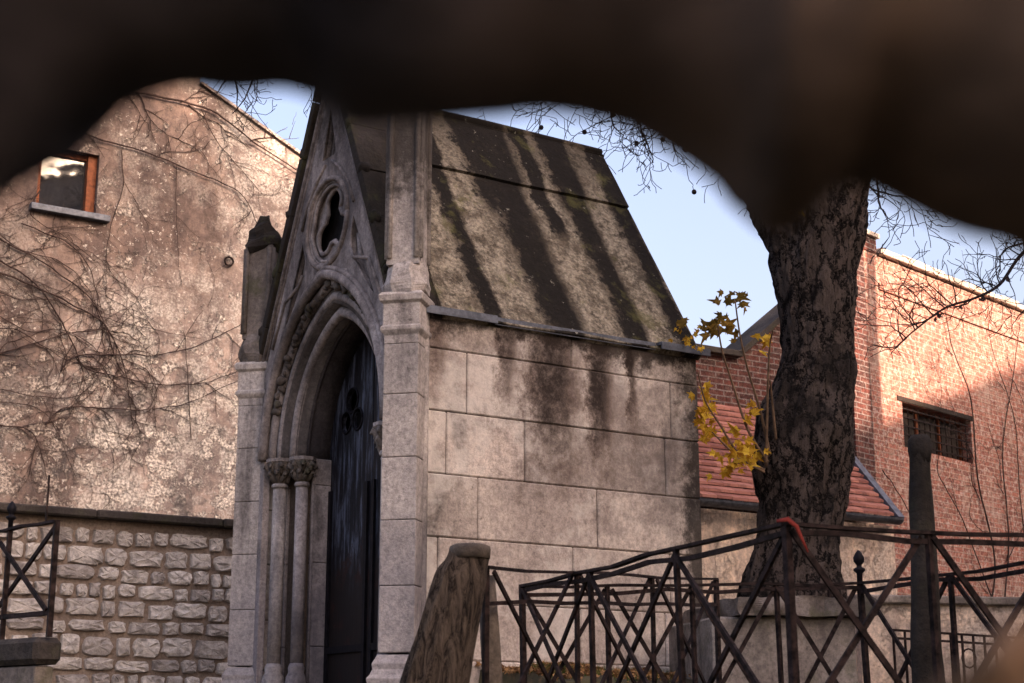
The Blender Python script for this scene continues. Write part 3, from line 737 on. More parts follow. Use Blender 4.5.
fo = mb.build('facade', M['fac'], ch)
mb = plate([outer[0:1]+[(-gb_, 0)][:0]+[(-gb_+.01, spring), (-ao-.02, spring)]+[(x*1.02, z+.015) for x, z in arch(ao, spring, rise)]+[(ao+.02, spring), (gb_-.01, spring), (gb_-.01, H(2.40)), (0, H(4.42)), (-gb_+.01, H(2.40))]][0][1:] and
           [[(-gb_+.01, spring), (-ao-.02, spring)]+[(x*1.02, z+.015) for x, z in arch(ao, spring, rise)]+[(ao+.02, spring), (gb_-.01, spring), (gb_-.01, H(2.40)), (0, H(4.42)), (-gb_+.01, H(2.40))], trefoil(rc[0], rc[1], .245, 90)], .053, .066)
mb.build('gable_backing', M['fac'], fo)
mb = MB(); mb.box(-.35, .35, .12, .14, H(2.98), H(3.55)); mb.build('trefoil_void', M['void'], fo)
# mouldings on gable
mb = MB()
def ringpath(pts, closed=False):
    P = [Vector((x, 0, z)) for x, z in pts]; N = []
    n = len(P)
    for i in range(n):
        a = P[(i-1) % n if closed else max(i-1, 0)]; b = P[(i+1) % n if closed else min(i+1, n-1)]
        t = (b-a).normalized(); N.append(Vector((t.z, 0, -t.x)))
    if closed: P.append(P[0]); N.append(N[0])
    return P, N
def roll(pts, r, y, closed=False, n=8, off=0):
    P, N = ringpath(pts, closed)
    mb.sweep(P, N, [(off+r*math.cos(2*math.pi*k/n), y+r*math.sin(2*math.pi*k/n)) for k in range(n)])
roll(circ(*rc, rr_+.03, 32), .020, -.004, True)
roll(circ(*rc, rr_-.012, 32), .014, .02, True)
roll(trefoil(rc[0], rc[1], .245, 90), .017, .050, True)
for s_ in (-1, 1):
    roll([(s_*.965, H(2.44)), (0+s_*.0, H(4.38))], .016, -.006)
    roll([(s_*.89, H(2.50)), (s_*.02, H(4.26))], .008, -.002)
    lp = sl[0 if s_ < 0 else 1]; roll([(x*1.0, z) for x, z in lp], .010, .012, True)
    roll([(s_*.80, H(2.56)), (s_*.62, H(2.86)), (s_*.40, H(2.92)), (s_*.36, H(2.99))], .012, -.003)
    roll([(s_*.38, H(3.30)), (s_*.30, H(3.46)), (s_*.16, H(3.60)), (s_*.05, H(3.68))], .011, -.003)
    roll([(s_*.12, H(2.90)), (s_*.30, H(2.86)), (s_*.44, H(2.70))], .011, -.003)
    roll([(s_*.66, H(2.58)), (s_*.42, H(2.82)), (s_*.40, H(2.96)), (s_*.36, H(3.1))], .02, .05)
    roll([(s_*.40, H(2.80)), (s_*.33, H(2.92)), (s_*.38, H(3.0))], .02, .06)
roll(top_p, .010, .01, True)
roll([(-.06, H(3.68)), (-.05, H(3.78)), (0, H(3.92)), (.05, H(3.78)), (.06, H(3.68))], .014, .06)
rough_up(mb, .008, 14)
mb.build('tracery_mouldings', M['fac'], fo)
# gable parapet (thick coping slabs running back to the roof) + crockets
mb = MB()
for s_ in (-1, 1):
    for i in range(6):
        u0, u1 = i/6, (i+1)/6
        p0 = Vector((s_*(gb_+.05)*(1-u0), 0, H(2.38)+(H(4.52)-H(2.38))*u0)); p1 = Vector((s_*(gb_+.05)*(1-u1), 0, H(2.38)+(H(4.52)-H(2.38))*u1))
        dd = (p1-p0).normalized(); nn = Vector((dd.z, 0, -dd.x))*(1 if s_ > 0 else -1)
        if nn.z < 0: nn = -nn
        q0 = p0+dd*.0012; q1 = p1-dd*.0012; j = rnd.uniform(-.004, .004)
        v = [q0+nn*-.03, q1+nn*-.03, q1+nn*(.035+j), q0+nn*(.035+j)]
        v = [p+Vector((0, -.045, 0)) for p in v]+[p+Vector((0, .27, 0)) for p in v]
        mb.add(v, [(0,1,2,3),(7,6,5,4),(0,4,5,1),(1,5,6,2),(2,6,7,3),(3,7,4,0)], rnd.random())
mb.build('gable_coping', M['moss'], fo, bevel=.006)
mb = MB(); mb.add([(-gb_, .161, H(2.42)), (gb_, .161, H(2.42)), (0, .161, H(4.44)), (-gb_, .5, H(2.42)), (gb_, .5, H(2.42)), (0, .5, H(4.44))], [(0,1,2),(5,4,3),(0,3,4,1),(1,4,5,2),(2,5,3,0)])
# crockets
for s_ in (-1, 1):
    for u in (.14, .32, .5, .68, .86):
        mb = MB(); x = s_*(gb_+.07)*(1-u); z = H(2.42)+(H(4.52)-H(2.42))*u
        mb.lathe([(.012, z-.05), (.035, z-.03), (.042, z), (.03, z+.03), (.01, z+.045)], x, -.02, 8)
        rough_up(mb, .02, 20); mb.build('crocket', M['moss'], fo)
mb = MB()
mb.lathe([(.06,H(4.46)),(.07,H(4.54)),(.04,H(4.60)),(.04,H(4.70)),(.09,H(4.76)),(.10,H(4.82)),(.05,H(4.90)),(.02,H(4.98))], 0, .05, 8)
rough_up(mb, .02, 20); mb.build('finial', M['moss'], fo)
# ---- archivolt: nested pointed mouldings stepping back
mb = MB()
def arch_roll(a, rs, y, prof):
    P, N = ringpath(arch(a, spring, rs, 16)); mb.sweep(P, N, prof if prof else [])
def circp(r, y, off=0, n=10): return [(off+r*math.cos(2*math.pi*k/n), y+r*math.sin(2*math.pi*k/n)) for k in range(n)]
def rectp(o0, o1, y0, y1): return [(o0, y0), (o1, y0), (o1, y1), (o0, y1)]
arch_roll(.885, 1.105, 0, circp(.034, -.012)); arch_roll(.92, 1.15, 0, circp(.018, -.008))
ho = mb.build('hood_mould', M['fac'], fo)
mb = MB()
arch_roll(.845, 1.06, 0, circp(.034, .05));  arch_roll(.77, .97, 0, circp(.03, .075))
arch_roll(.675, .87, 0, circp(.036, .13)); mb.build('archivolt', M['fac'], fo)
mb = MB(); arch_roll(.79, 1.0, 0, rectp(-.045, .075, .06, .30)); arch_roll(.70, .90, 0, rectp(-.05, .06, .12, .30)); mb.build('hollow_moulding', M['soot2'], fo)
mb = MB(); arch_roll(.655, .85, 0, rectp(-.04, .03, .20, .40)); arch_roll(.63, .83, 0, circp(.012, .21)); mb.build('inner_arch', M['soot'], fo)
# carved leaves on the archivolt hollow
mb = MB(); P = arch(.825, spring, 1.04, 26)
for i, (x, z) in enumerate(P):
    if 5 < i < len(P)-6 and i % 1 == 0:
        r = rnd.uniform(.016, .034)
        mb.lathe([(r*.3, z-r), (r, z-r*.4), (r*.9, z+r*.4), (r*.2, z+r)], x+rnd.uniform(-.012,.012), .012+rnd.uniform(0,.03), 7, .3)
rough_up(mb, .02, 30); mb.build('carved_foliage', M['old'], fo)
# ---- jambs, columns
for s_ in (-1, 1):
    jb = MB()
    def jbx(a, b, y0, y1, z0, z1, t=.5):
        x0, x1 = sorted((s_*a, s_*b)); jb.box(x0, x1, y0, y1, z0, z1, t, .006)
    zz = [0, H(.55), H(1.1), H(1.62), spring]
    for z0, z1 in zip(zz, zz[1:]):
        t = rnd.random()
        jbx(.835, .999, .161, .5, z0+.001, z1-.001, t); jbx(.69, .833, .20, .5, z0+.001, z1-.001, t)
        jbx(.665, .69, .165, .21, z0+.001, z1-.001, t); jbx(.60, .688, .25, .5, z0+.001, z1-.001, t)
    jo = jb.build('jamb', M['fac'], ch)
    for k, (cx, cy, r) in enumerate(((.775, .075, .046), (.615, .165, .043), (.61, .245, .012))):
        cl = MB(); x = s_*cx
        if k < 2:
            cl.lathe([(r*1.7,0),(r*1.7,H(.20)),(r*1.75,H(.24)),(r*1.5,H(.27)),(r*1.65,H(.31)),(r*1.55,H(.35)),(r*1.2,H(.38)),(r*1.3,H(.41)),(r,H(.44))], x, cy, 20)
            cl.lathe([(r,H(.435)),(r*.97,H(1.0)),(r*.97,H(1.62))], x, cy, 20)
            cl.lathe([(r*1.15,H(1.60)),(r*1.25,H(1.615)),(r*1.1,H(1.63))], x, cy, 20)
        else: cl.lathe([(r,0),(r,spring)], x, cy, 12)
        c_ = cl.build('column', M['pier'] if k == 0 else M['fac'], ch)
        if k < 2:
            cp_ = MB(); cp_.lathe([(r*1.0,H(1.63)),(r*1.15,H(1.68)),(r*1.5,H(1.73)),(r*1.75,H(1.765))], x, cy, 16)
            for row_ in range(2):
                for q in range(8):
                    t = 2*math.pi*(q+.5*row_)/8; rr2 = r*(1.25+.4*row_); z = H(1.675+.05*row_)
                    px_, py_ = x+math.cos(t)*rr2, cy+math.sin(t)*rr2
                    cp_.tube([(x+math.cos(t)*r, cy+math.sin(t)*r, z-.035), (px_, py_, z), (x+math.cos(t)*(rr2+.022), cy+math.sin(t)*(rr2+.022), z+.03), (x+math.cos(t)*(rr2+.03), cy+math.sin(t)*(rr2+.03), z+.008)], [.012,.019,.018,.008], 6)
            rough_up(cp_, .012, 22); cp_.build('capital', M['old'], c_)
            ab = MB(); ab.ngonprism([(r*1.6,H(1.762)),(r*1.95,H(1.775)),(r*1.95,spring-.002)], x, cy, 8, 0); ab.build('abacus', M['fac'], c_)
# intrados panel between the arch and the door
# ---- doors
dz1 = spring
for s_ in (-1, 1):
    lp = [(x, z) for x, z in arch(.635, spring, .83, 14) if (x*s_ >= -1e-6)]
    lp = [(x*.985, z) for x, z in lp]
    x_in = s_*.006
    loop = [(s_*.625, .05)] + (lp if s_ < 0 else lp[::-1])[:-1] + [(x_in, lp[-1 if s_ < 0 else 0][1]-.01), (x_in, .05)]
    dx = s_*.30
    holes = [circ(dx, H(2.16), .082, 18), circ(dx-.082, H(2.02), .072, 18), circ(dx+.082, H(2.02), .072, 18)]
    d_ = plate([loop]+holes, .37, .40).build('door', M['door'], ch)
    mb = MB()
    for zq in (H(.5),): 
        x0, x1 = sorted((s_*.03, s_*.59)); mb.box(x0, x1, .352, .3695, zq, zq+.045)
    x0, x1 = sorted((s_*.03, s_*.065)); mb.box(x0, x1, .351, .3695, .1, H(1.58)); x0, x1 = sorted((s_*.56, s_*.595)); mb.box(x0, x1, .351, .3695, .1, H(1.58))
    for hx, hz_ in ((dx, H(2.16)), (dx-.082, H(2.02)), (dx+.082, H(2.02))): 
        P, N = ringpath(circ(hx, hz_, .084 if hx == dx else .074, 18), True); mb.sweep(P, N, circp(.008, .366, 0, 6))
    mb.build('door_frame', M['black'], d_)
mb = MB(); mb.box(-.655, .655, .475, .495, 0, H(2.5)); mb.build('interior_dark', M['void'], ch)
mb = MB(); mb.box(-.5, .5, .15, .5, 0, .05, .5, .01); mb.build('threshold', M['pier'], ch)
# tie rods
# ------------------------------------------------------------------ iron railings
def iron_run(name, label, pts, height, panels, mats='rust', bars=.018, finials=True, tilt=0, second=.0, seed=3, brace=True, group=None, blow=None):
    """pts: top rail polyline in world; panels per segment"""
    rg = random.Random(seed); o = empty(name, (pts[0].x, pts[0].y, pts[0].z-height), label=label, cat='railing', group=group)
    base = o.location.copy()
    def bld(mb, nm):
        mb.v = [tuple(Vector(q)-base) for q in mb.v]; return mb.build(nm, M[mats], o)
    for si, (p, q) in enumerate(zip(pts, pts[1:])):
        n = panels[si]; d = q-p
        sag = Vector((0,0,-.004))
        mb = MB(); K = 7; kn = [p+d*k/K+(Vector((rg.uniform(-.006,.006), rg.uniform(-.006,.006), rg.uniform(-.009,.006))) if 0 < k < K else Vector((0,0,0))) for k in range(K+1)]
        for k in range(K):
            a = p+d*k/K+Vector((0,0,rg.uniform(-.004,.004))) if k else p; 
            b = p+d*(k+1)/K if k == K-1 else p+d*(k+1)/K
            mb.bar(kn[k], kn[k+1], bars*1.4, bars*.5)
        bld(mb, 'top_rail')
        if second:
            mb = MB(); kn = [p+d*k/K+Vector((0,0,-second+rg.uniform(-.010,.010))) for k in range(K+1)]
            for k in range(K): mb.bar(kn[k], kn[k+1], bars*.7, bars*.75)
            bld(mb, 'under_rail')
        mb = MB(); mb.bar(p+Vector((0,0,-height+.09)), q+Vector((0,0,-height+.09)), bars, bars*.9); bld(mb, 'bottom_rail')
        for k in range(n+1):
            if si and k == 0: continue
            t = p+d*k/n; off = Vector((rg.uniform(-tilt, tilt)+tilt, 0, 0))
            mb = MB(); mb.bar(t+off*0, t+off+Vector((0,0,-height)), bars*(1.0 if k in (0, n) else .8)); bld(mb, 'post')
        for k in range(n):
            a = p+d*(k+.03+rg.uniform(-.02,.03))/n; b = p+d*(k+.97+rg.uniform(-.03,.02))/n; lo = Vector((0,0,-(blow or height-.1))); hi = Vector((0,0,-bars*.8))
            nn = Vector((d.y, -d.x, 0)).normalized()*bars*.45
            if brace:
                mb = MB(); mb.bar(a+hi+nn, b+lo+nn, bars*.85, bars*.5, up=nn*100); bld(mb, 'brace')
                mb = MB(); mb.bar(b+hi-nn, a+lo-nn, bars*.85, bars*.5, up=nn*100); bld(mb, 'brace')
    return o, base
P1 = at(786, 524, 4.62); P0 = at(522, 586, 6.67); P3 = at(860, 583, 6.72)
zt = (P1.z+P0.z+P3.z)/3
P2 = P1+(P3-P0); P2 = Vector((2.17, 5.08, at(1024,532,4.8).z-.01))
encB, baseB = iron_run('iron_railing', 'nearest rusty iron grave railing with crossed braces, red tape tied at its near corner', [P1, P0, P3, P2, P1], .95, [3, 4, 3, 3], bars=.021, tilt=.012, second=.028, seed=5, blow=.60)
mb = MB()
p_ = P1+Vector((-.03,-.02,-.006)); pts = [p_+Vector((.0,0,.012)), p_+Vector((.03,-.012,.016)), p_+Vector((.055,-.012,-.005)), p_+Vector((.07,-.015,-.045)), p_+Vector((.085,-.012,-.08))]
mb.tube([q for q in pts], [.007,.012,.010,.007,.003], 6, flat=.5)
mb.v = [tuple(Vector(q)-baseB) for q in mb.v]; mb.build('tape', M['redtape'], encB)
# finials on the back corner post
def finial(base, p, par, s=1):
    mb = MB(); x, y, z = (p-base)
    mb.lathe([(.011*s, z-.01), (.011*s, z+.035*s), (.022*s, z+.045*s), (.022*s, z+.052*s), (.010*s, z+.058*s), (.010*s, z+.066*s), (.020*s, z+.078*s), (.021*s, z+.092*s), (.012*s, z+.11*s), (.003*s, z+.12*s)], x, y, 12)
    return mb.build('finial', M['black'], par)
finial(baseB, P3, encB, 1.15)
# second enclosure, behind: rails along y 567 and 600
A0 = at(486, 567, 5.6); A1 = at(716, 579, 7.3)
encA, baseA = iron_run('iron_railing', 'plain rusty railing with two level rails starting at the broken wooden post', [A0, A1], .95, [3], bars=.019, seed=8, second=.12, blow=.62)
finB = None
# left railing fragment
L0 = at(-60, 549, 6.6); L1 = at(57, 521, 6.0); L0.z = L1.z
encL, baseL = iron_run('iron_railing', 'short rusty railing panel with crossed braces on a dark ledge at the left edge', [L0, L1], at(57,521,6.0).z-at(57,637,6.0).z, [2], bars=.020, seed=2)
finial(baseL, L0+(L1-L0)*.62+Vector((0,0,.0)), encL, .9)
m2 = MB(); t0 = L0+(L1-L0)*.62; m2.bar(t0-baseL, t0-baseL+Vector((0,0,-.46)), .018); m2.build('post', M['rust'], encL)
m2 = MB(); t0 = L0+(L1-L0)*.9+Vector((0,.02,0)); m2.bar(t0-baseL, t0-baseL+Vector((0,0,.19)), .007); m2.build('rod', M['rust'], encL)
# ledge + pedestal below the left railing
dl = (L1-L0).normalized(); zb = baseL.z; mid = (L0+L1)/2
pd = empty('tomb_pedestal', (mid.x, mid.y, ground(mid.x, mid.y)), math.atan2(dl.y, dl.x), label='stone tomb pedestal with blackened ledge at the bottom left corner', cat='pedestal')
hh = zb-pd.location.z; LL = (L1-L0).length/2
mb = MB(); mb.box(-LL-.5, LL-.03, -.03, .05, 0, hh-.105); mb.build('plinth', M['old'], pd, bevel=.01)
mb = MB(); mb.box(-LL-.5, LL-.005, -.05, .07, hh-.10, hh, .5, .02); mb.build('ledge', M['kerb'], pd)
# far low railing
q0 = at(893, 630, 10.2); q1 = at(1050, 640, 10.6)
encF = empty('garden_railing', (q0.x, q0.y, q0.z-.75), label='low slender iron railing with upright bars in the distance at bottom right', cat='railing')
d = q1-q0
for dz in (0, -.05, -.6):
    mb = MB(); mb.bar(Vector((0,0,.75+dz)), d+Vector((0,0,.75+dz)), .016, .014); mb.build('rail', M['rust'], encF)
for k in range(15):
    t = d*k/14; mb = MB(); mb.bar(t+Vector((0,0,0)), t+Vector((0,0,.75)), .012); mb.build('bar', M['rust'], encF)
for k in (2, 6, 10):
    t = d*(k+.5)/14; mb = MB(); mb.tube([t+Vector((math.cos(u)*.045, 0, .6+math.sin(u)*.06)) for u in [i*math.pi/6 for i in range(13)]], .006, 5); mb.build('ring', M['rust'], encF)
# ------------------------------------------------------------------ broken wooden post with leaning slab
b0 = at(434, 705, 5.5)
wp = empty('leaning_post', (b0.x, b0.y, ground(b0.x, b0.y)), label='rough weathered post with a rounded top leaning right in front of the chapel pier', cat='post')
top = at(470, 550, 5.5); hz0 = b0.z-wp.location.z; ht = top.z-wp.location.z; lx = top.x-b0.x
def wpt(t): z_ = hz0+(ht-hz0)*t; return Vector((lx*t, 0, z_))
n = 44; rows = 90; v = []
for i in range(rows):
    t = -1.1+2.1*i/(rows-1); c0 = wpt(t)
    if c0.z < -.1: c0.z = -.1-(.001*(rows-i))
    r0 = .108-.030*max(0, min(1, t))
    for k in range(n):
        a_ = 2*math.pi*k/n; ca, sa = math.cos(a_), math.sin(a_)
        d = 1+.10*mnoise.noise(Vector((ca*1.5, sa*1.5, c0.z*2)))+.12*mnoise.noise(Vector((ca*5, sa*5, c0.z*2.2)))+.05*mnoise.noise(Vector((ca*12, sa*12, c0.z*6)))
        sh_ = 1/(1+math.exp((t-(.86-.05*ca+.06*mnoise.noise(Vector((ca*2, sa*2, 3)))))*60))      # bark sleeve ends below the smooth head
        d = d*sh_*(1+.22*max(0, -ca)) + (1-sh_)*.93
        v.append((c0.x+ca*r0*d, sa*r0*d*.85, c0.z))
f = [(i*n+k, i*n+(k+1)%n, (i+1)*n+(k+1)%n, (i+1)*n+k) for i in range(rows-1) for k in range(n)]+[tuple(range(n))[::-1]]
mb = MB(); mb.add(v, f, .5, True); mb.build('sleeve', M['splitwood'], wp)
mb = MB(); q = wpt(1.0); mb.lathe([(.070, q.z-.03), (.073, q.z), (.070, q.z+.012), (.055, q.z+.019), (.02, q.z+.022)], q.x, 0, 28); mb.build('head', M['stem'], wp)
mb = MB(); e0 = at(493, 700, 5.75); e1 = at(487, 576, 5.75)
mb.tube([e0-wp.location+Vector((.04,0,-.8)), e0-wp.location, (e0+e1)/2-wp.location, e1-wp.location], [.05,.040,.034,.03], 12, rough=.3); mb.build('split_piece', M['stem'], wp)
# ------------------------------------------------------------------ mossy post on the right
b0 = at(929, 700, 6.1); zt = at(919, 441, 6.1); zg = ground(b0.x, b0.y)
mb = MB(); H2 = zt.z-zg; xt = zt.x-b0.x; pts = []; rad = []
for i in range(30):
    t = i/29; pts.append((xt*t**1.2, 0, H2*t)); rad.append(.062-.022*t)
pts += [(xt, 0, H2+.004)]; rad += [.03]
mb.tube(pts, rad, 18, rough=.14)
mb.tube([(xt,0,H2-.09),(xt,0,H2-.04),(xt,0,H2+.0),(xt,0,H2+.022)], [.040,.046,.045,.03], 14, rough=.25)
tag(mb.build('weathered_post', M['oldpost'], None, (b0.x, b0.y, zg)), 'tall dark mossy post rising behind the crossed railing at the right', 'post')
# ------------------------------------------------------------------ tomb behind railing, in front of tree
t0 = at(735, 600, 8.9); t1 = at(898, 603, 8.9)
tb = empty('stone_tomb', (0,0,0), label='low stone tomb with broken mossy slab at the foot of the tree', cat='tomb')
TP = Plane(t0.x, 8.75, Vector((.985, .17)).normalized()); zg = ground(t0.x, 8.8)
tb.location = TP.pt(0, zg-.05); tb.rotation_euler = (0, 0, TP.rot()); zz = at(800, 597, 8.8).z-tb.location.z
mb = MB(); mb.box(-.13, .70, .08, 1.0, 0, zz-.105, .5, .012); mb.build('chest', M['dirtystone'], tb)
mb = MB(); mb.box(.0, .80, .0, 1.1, zz-.10, zz, .5, 0)
vv = []
import bmesh
def subd(mb, cuts):
    bm = bmesh.new(); me = bpy.data.meshes.new('t'); me.from_pydata(mb.v, [], mb.f); bm.from_mesh(me)
    bmesh.ops.subdivide_edges(bm, edges=bm.edges[:], cuts=cuts, use_grid_fill=True)
    m = MB(); m.v = [tuple(v.co) for v in bm.verts]; bm.verts.index_update(); m.f = [tuple(v.index for v in f.verts) for f in bm.faces]; m.t = [.5]*len(m.v); m.sm = [False]*len(m.f); bm.free(); return m
mb = subd(mb, 9); rough_up(mb, .04, 9); mb.build('slab', M['old'], tb)
mb = MB(); mb.bar(Vector((.60,.2,zz-.02)), Vector((.60,.2,zz+.07)), .014); mb.build('pin', M['rust'], tb)
# kerb & leaf bed beside chapel
def chp(x, y):      # chapel local -> world
    q = Vector((.5388*x+.8425*y-1.216, -.8425*x+.5388*y+9.904)); return q
bed = MB(); NX, NY = 26, 12; 
bedh = {}
def bedz(x, y): return EYE+.34-.10*max(0, (x-1.15)/1.0)**1.3+.05*mnoise.noise(Vector((x*4, y*4, 2)))-.16*max(0, y-1.6)
for i in range(NX+1):
    for j in range(NY+1):
        y = .45+1.9*i/NX; x = W2-.02+1.0*j/NY; q = chp(x, y); z = bedz(x, y)
        if j == NY or i in (0, NX): z = 1.5
        bed.v.append((q.x, q.y, z))
bed.f = [(i*(NY+1)+j, i*(NY+1)+j+1, (i+1)*(NY+1)+j+1, (i+1)*(NY+1)+j) for i in range(NX) for j in range(NY)]
bed.t = [.5]*len(bed.v); bed.sm = [True]*len(bed.f)
tag(bed.build('earth_bank', M['ground']), kind='structure')
def leafshape(s=1, lobes=5):
    pts = [(0, -.1)]
    L = [(-.34,-.18,.14),(-.5,.18,.2),(0,.62,.0),(.5,.18,.2),(.34,-.18,.14)]
    out = []
    for i in range(5):
        ang = R(200-i*55); r = (.42,.55,.68,.55,.42)[i]
        out.append((math.cos(ang+.30)*r*.55, math.sin(ang+.30)*r*.55+.1)) ; out.append((math.cos(ang+.12)*r*.78, math.sin(ang+.12)*r*.78+.1)); out.append((math.cos(ang)*r, math.sin(ang)*r+.1)); out.append((math.cos(ang-.12)*r*.78, math.sin(ang-.12)*r*.78+.1))
        if i < 4: am = ang-R(27.5); out.append((math.cos(am)*.30, math.sin(am)*.30+.1))
    return [(0,-.12)]+out[::-1] if False else [(x*s, y*s) for x, y in ([(.03,-.12),(-.03,-.12)]+out)]
def put_leaf(mb, p, s, n, spin, tint, rg):
    n = n.normalized(); a = n.orthogonal().normalized(); a = (Matrix.Rotation(spin, 3, n) @ a); b = n.cross(a)
    pts = leafshape(s); v = [p]+[p+a*x+b*y+n*(.45*abs(x)-y*y/s*.55+.12*x) for x, y in pts]; m_ = len(pts)
    mb.add(v, [(0, 1+k, 1+(k+1) % m_) for k in range(m_)], tint)
lt = MB(); gr = MB()
for k in range(2600):
    x = W2+.02+abs(rnd.gauss(0, .35)); y = rnd.uniform(.5, 2.3)
    if x > 2.0: continue
    q = chp(x, y); z = bedz(x, y)+.012
    put_leaf(lt, Vector((q.x, q.y, z+rnd.uniform(0,.02))), rnd.uniform(.02,.05), Vector((rnd.gauss(0,.5), rnd.gauss(0,.5)-.2, 1)), rnd.uniform(0,6.28), rnd.random(), rnd)
for k in range(3500):
    x = W2+.04+abs(rnd.gauss(0, .35)); y = rnd.uniform(.6, 2.3)
    if x > 2.0 or mnoise.noise(Vector((x*3, y*3, 5))) < -.02: continue
    q = chp(x, y); p = Vector((q.x, q.y, bedz(x, y))); l = rnd.uniform(.03,.08); d = Vector((rnd.gauss(0,.4), rnd.gauss(0,.4), 1)).normalized()*l; a = Vector((rnd.gauss(0,1), rnd.gauss(0,1), 0)).normalized()*.004
    gr.add([p-a, p+a, p+d], [(0,1,2)], rnd.random())
tag(lt.build('leaf_litter', M['litter']), 'brown fallen leaves on the earth beside the chapel wall', 'leaf litter', kind='stuff')
tag(gr.build('grass', M['grass']), 'sparse green grass and moss beside the chapel wall', 'grass', kind='stuff')
# ------------------------------------------------------------------ plane tree
TY = 10.3
tx0 = at(797, 600, TY).x; zg = ground(tx0, TY)
tr = empty('plane_tree', (tx0, TY, zg), label='large gnarled tree with rough dark bark, bare hanging twigs and yellow-leaved shoots', cat='tree')
def loc(p): return p-tr.location
trunk_px = [(700,794,60),(640,794,56),(600,793,52),(575,792,45),(550,797,41),(525,802,42),(500,806,42),(475,806,45),(450,807,46),(425,809,44),(400,811,41),(375,815,38),(350,819,36),(325,818,37),(300,817,39),(275,815,42),(250,815,46),(225,812,52),(200,808,60),(170,804,70),(140,806,66),(100,805,72),(60,803,78)]
import bisect
def interp(y, k):
    T = trunk_px
    for a, b in zip(T, T[1:]):
        if b[0] <= y <= a[0]:
            t = (a[0]-y)/(a[0]-b[0]); return a[k]+(b[k]-a[k])*t
    return T[-1][k]
mb = MB(); n = 96; rows = 300; ring = []
for i in range(rows):
    y = 700-640*i/(rows-1); p = at(interp(y, 1), y, TY); r = interp(y, 2)*TY/1545*(.95 if 230 < y < 540 else .97)
    for k in range(n):
        t = 2*math.pi*k/n; c_, s_ = math.cos(t), math.sin(t)
        q = Vector((c_*1.0, s_*1.0, p.z*1.1))
        d = 1+.10*mnoise.noise(q*1.6+Vector((3,1,4)))+.09*mnoise.noise(Vector((c_*3, s_*3, p.z*3)))
        rid = mnoise.noise(Vector((c_*7, s_*7, p.z*2.6))); d += .16*(abs(rid)-.15)
        d += .075*mnoise.noise(Vector((c_*13, s_*13, p.z*6)))+.04*mnoise.noise(Vector((c_*34, s_*34, p.z*26)))
        # burl on the left
        bl = math.exp(-((y-455)/38)**2)*max(0, math.cos(t-R(190)))**2*.24 + math.exp(-((y-410)/22)**2)*max(0, math.cos(t-R(185)))**2*.16+math.exp(-((y-372)/12)**2)*max(0, math.cos(t-R(-15)))**3*.12+math.exp(-((y-430)/20)**2)*max(0, math.cos(t-R(-75)))**4*.15
        rr = r*(d+bl); ring.append(loc(Vector((p.x+c_*rr, TY+s_*rr, p.z))))
f = [(i*n+k, i*n+(k+1)%n, (i+1)*n+(k+1)%n, (i+1)*n+k) for i in range(rows-1) for k in range(n)]
mb.add(ring, f, .5, True)
# down to the ground
lowz = ring[0].z; mb.tube([(loc(at(794,700,TY)).x,0,-.1),(loc(at(794,700,TY)).x,0,lowz+.02)], [.62,.42], 32, rough=.2)
mb.build('trunk', M['bark'], tr)
# limbs above
def limb(mb, pts, r0, r1, n=12):
    sm = smooth([tuple(p) for p in pts], 8); m = len(sm)
    mb.tube([loc(Vector(p)) for p in sm], [r0+(r1-r0)*(i/(m-1))**.7 for i in range(m)], n, rough=.12); return [Vector(p) for p in sm]
mb = MB()
T1 = at(803, 62, TY)
la = limb(mb, [T1+Vector((0,0,-.3)), at(770,-20,10.8), at(690,-10,11.6), at(600,10,12.3), at(480,0,12.6), at(350,15,12.9), at(240,25,13.2), at(150,10,13.4)], .40, .05)
lb = limb(mb, [T1+Vector((0,0,-.3)), at(850,-30,10.8), at(920,60,11.4), at(1000,110,12), at(1090,150,12.4)], .36, .06)
lc = limb(mb, [T1+Vector((0,0,-.3)), at(800,-100,10.4), at(790,-260,10.8), at(820,-420,11)], .42, .1)
mb.build('limb', M['bark'], tr)
def twig(mb, p, d, L, r, depth, rg, droop=.25, balls=None, maxz=None):
    n = max(4, int(L/.05)) if L < 2 else int(L/.12); st = L/n; pts = [p.copy()]; rad = [r]
    for i in range(n):
        t = (i+1)/n
        d = (d+Vector((rg.gauss(0,.24), rg.gauss(0,.2), rg.gauss(0,.24)-droop*.18*(1-1.9*t))))
        d.normalize(); p = p+d*st; pts.append(p.copy()); rad.append(max(.0028, r*(1-.72*t)))
        if depth and rg.random() < .37:
            side = Vector((rg.gauss(0,1), rg.gauss(0,.6), rg.gauss(0,1))); side = (side-d*side.dot(d)).normalized()
            twig(mb, p.copy(), (d*.7+side*.85).normalized(), L*rg.uniform(.3,.62), rad[-1]*.68, depth-1, rg, droop, balls)
    mb.tube([loc(q) for q in pts], rad, 5, cap=False)
    if balls is not None and depth == 0 and rg.random() < .035:
        balls.append(p)
rg = random.Random(11); mb = MB(); balls = []
def spray(px, py, Y, dx, dz, L, r=.016, depth=3):
    p = at(px, py, Y); twig(mb, p, Vector((dx, rg.uniform(-.2,.2), dz)).normalized(), L, r, depth, rg, .3, balls)
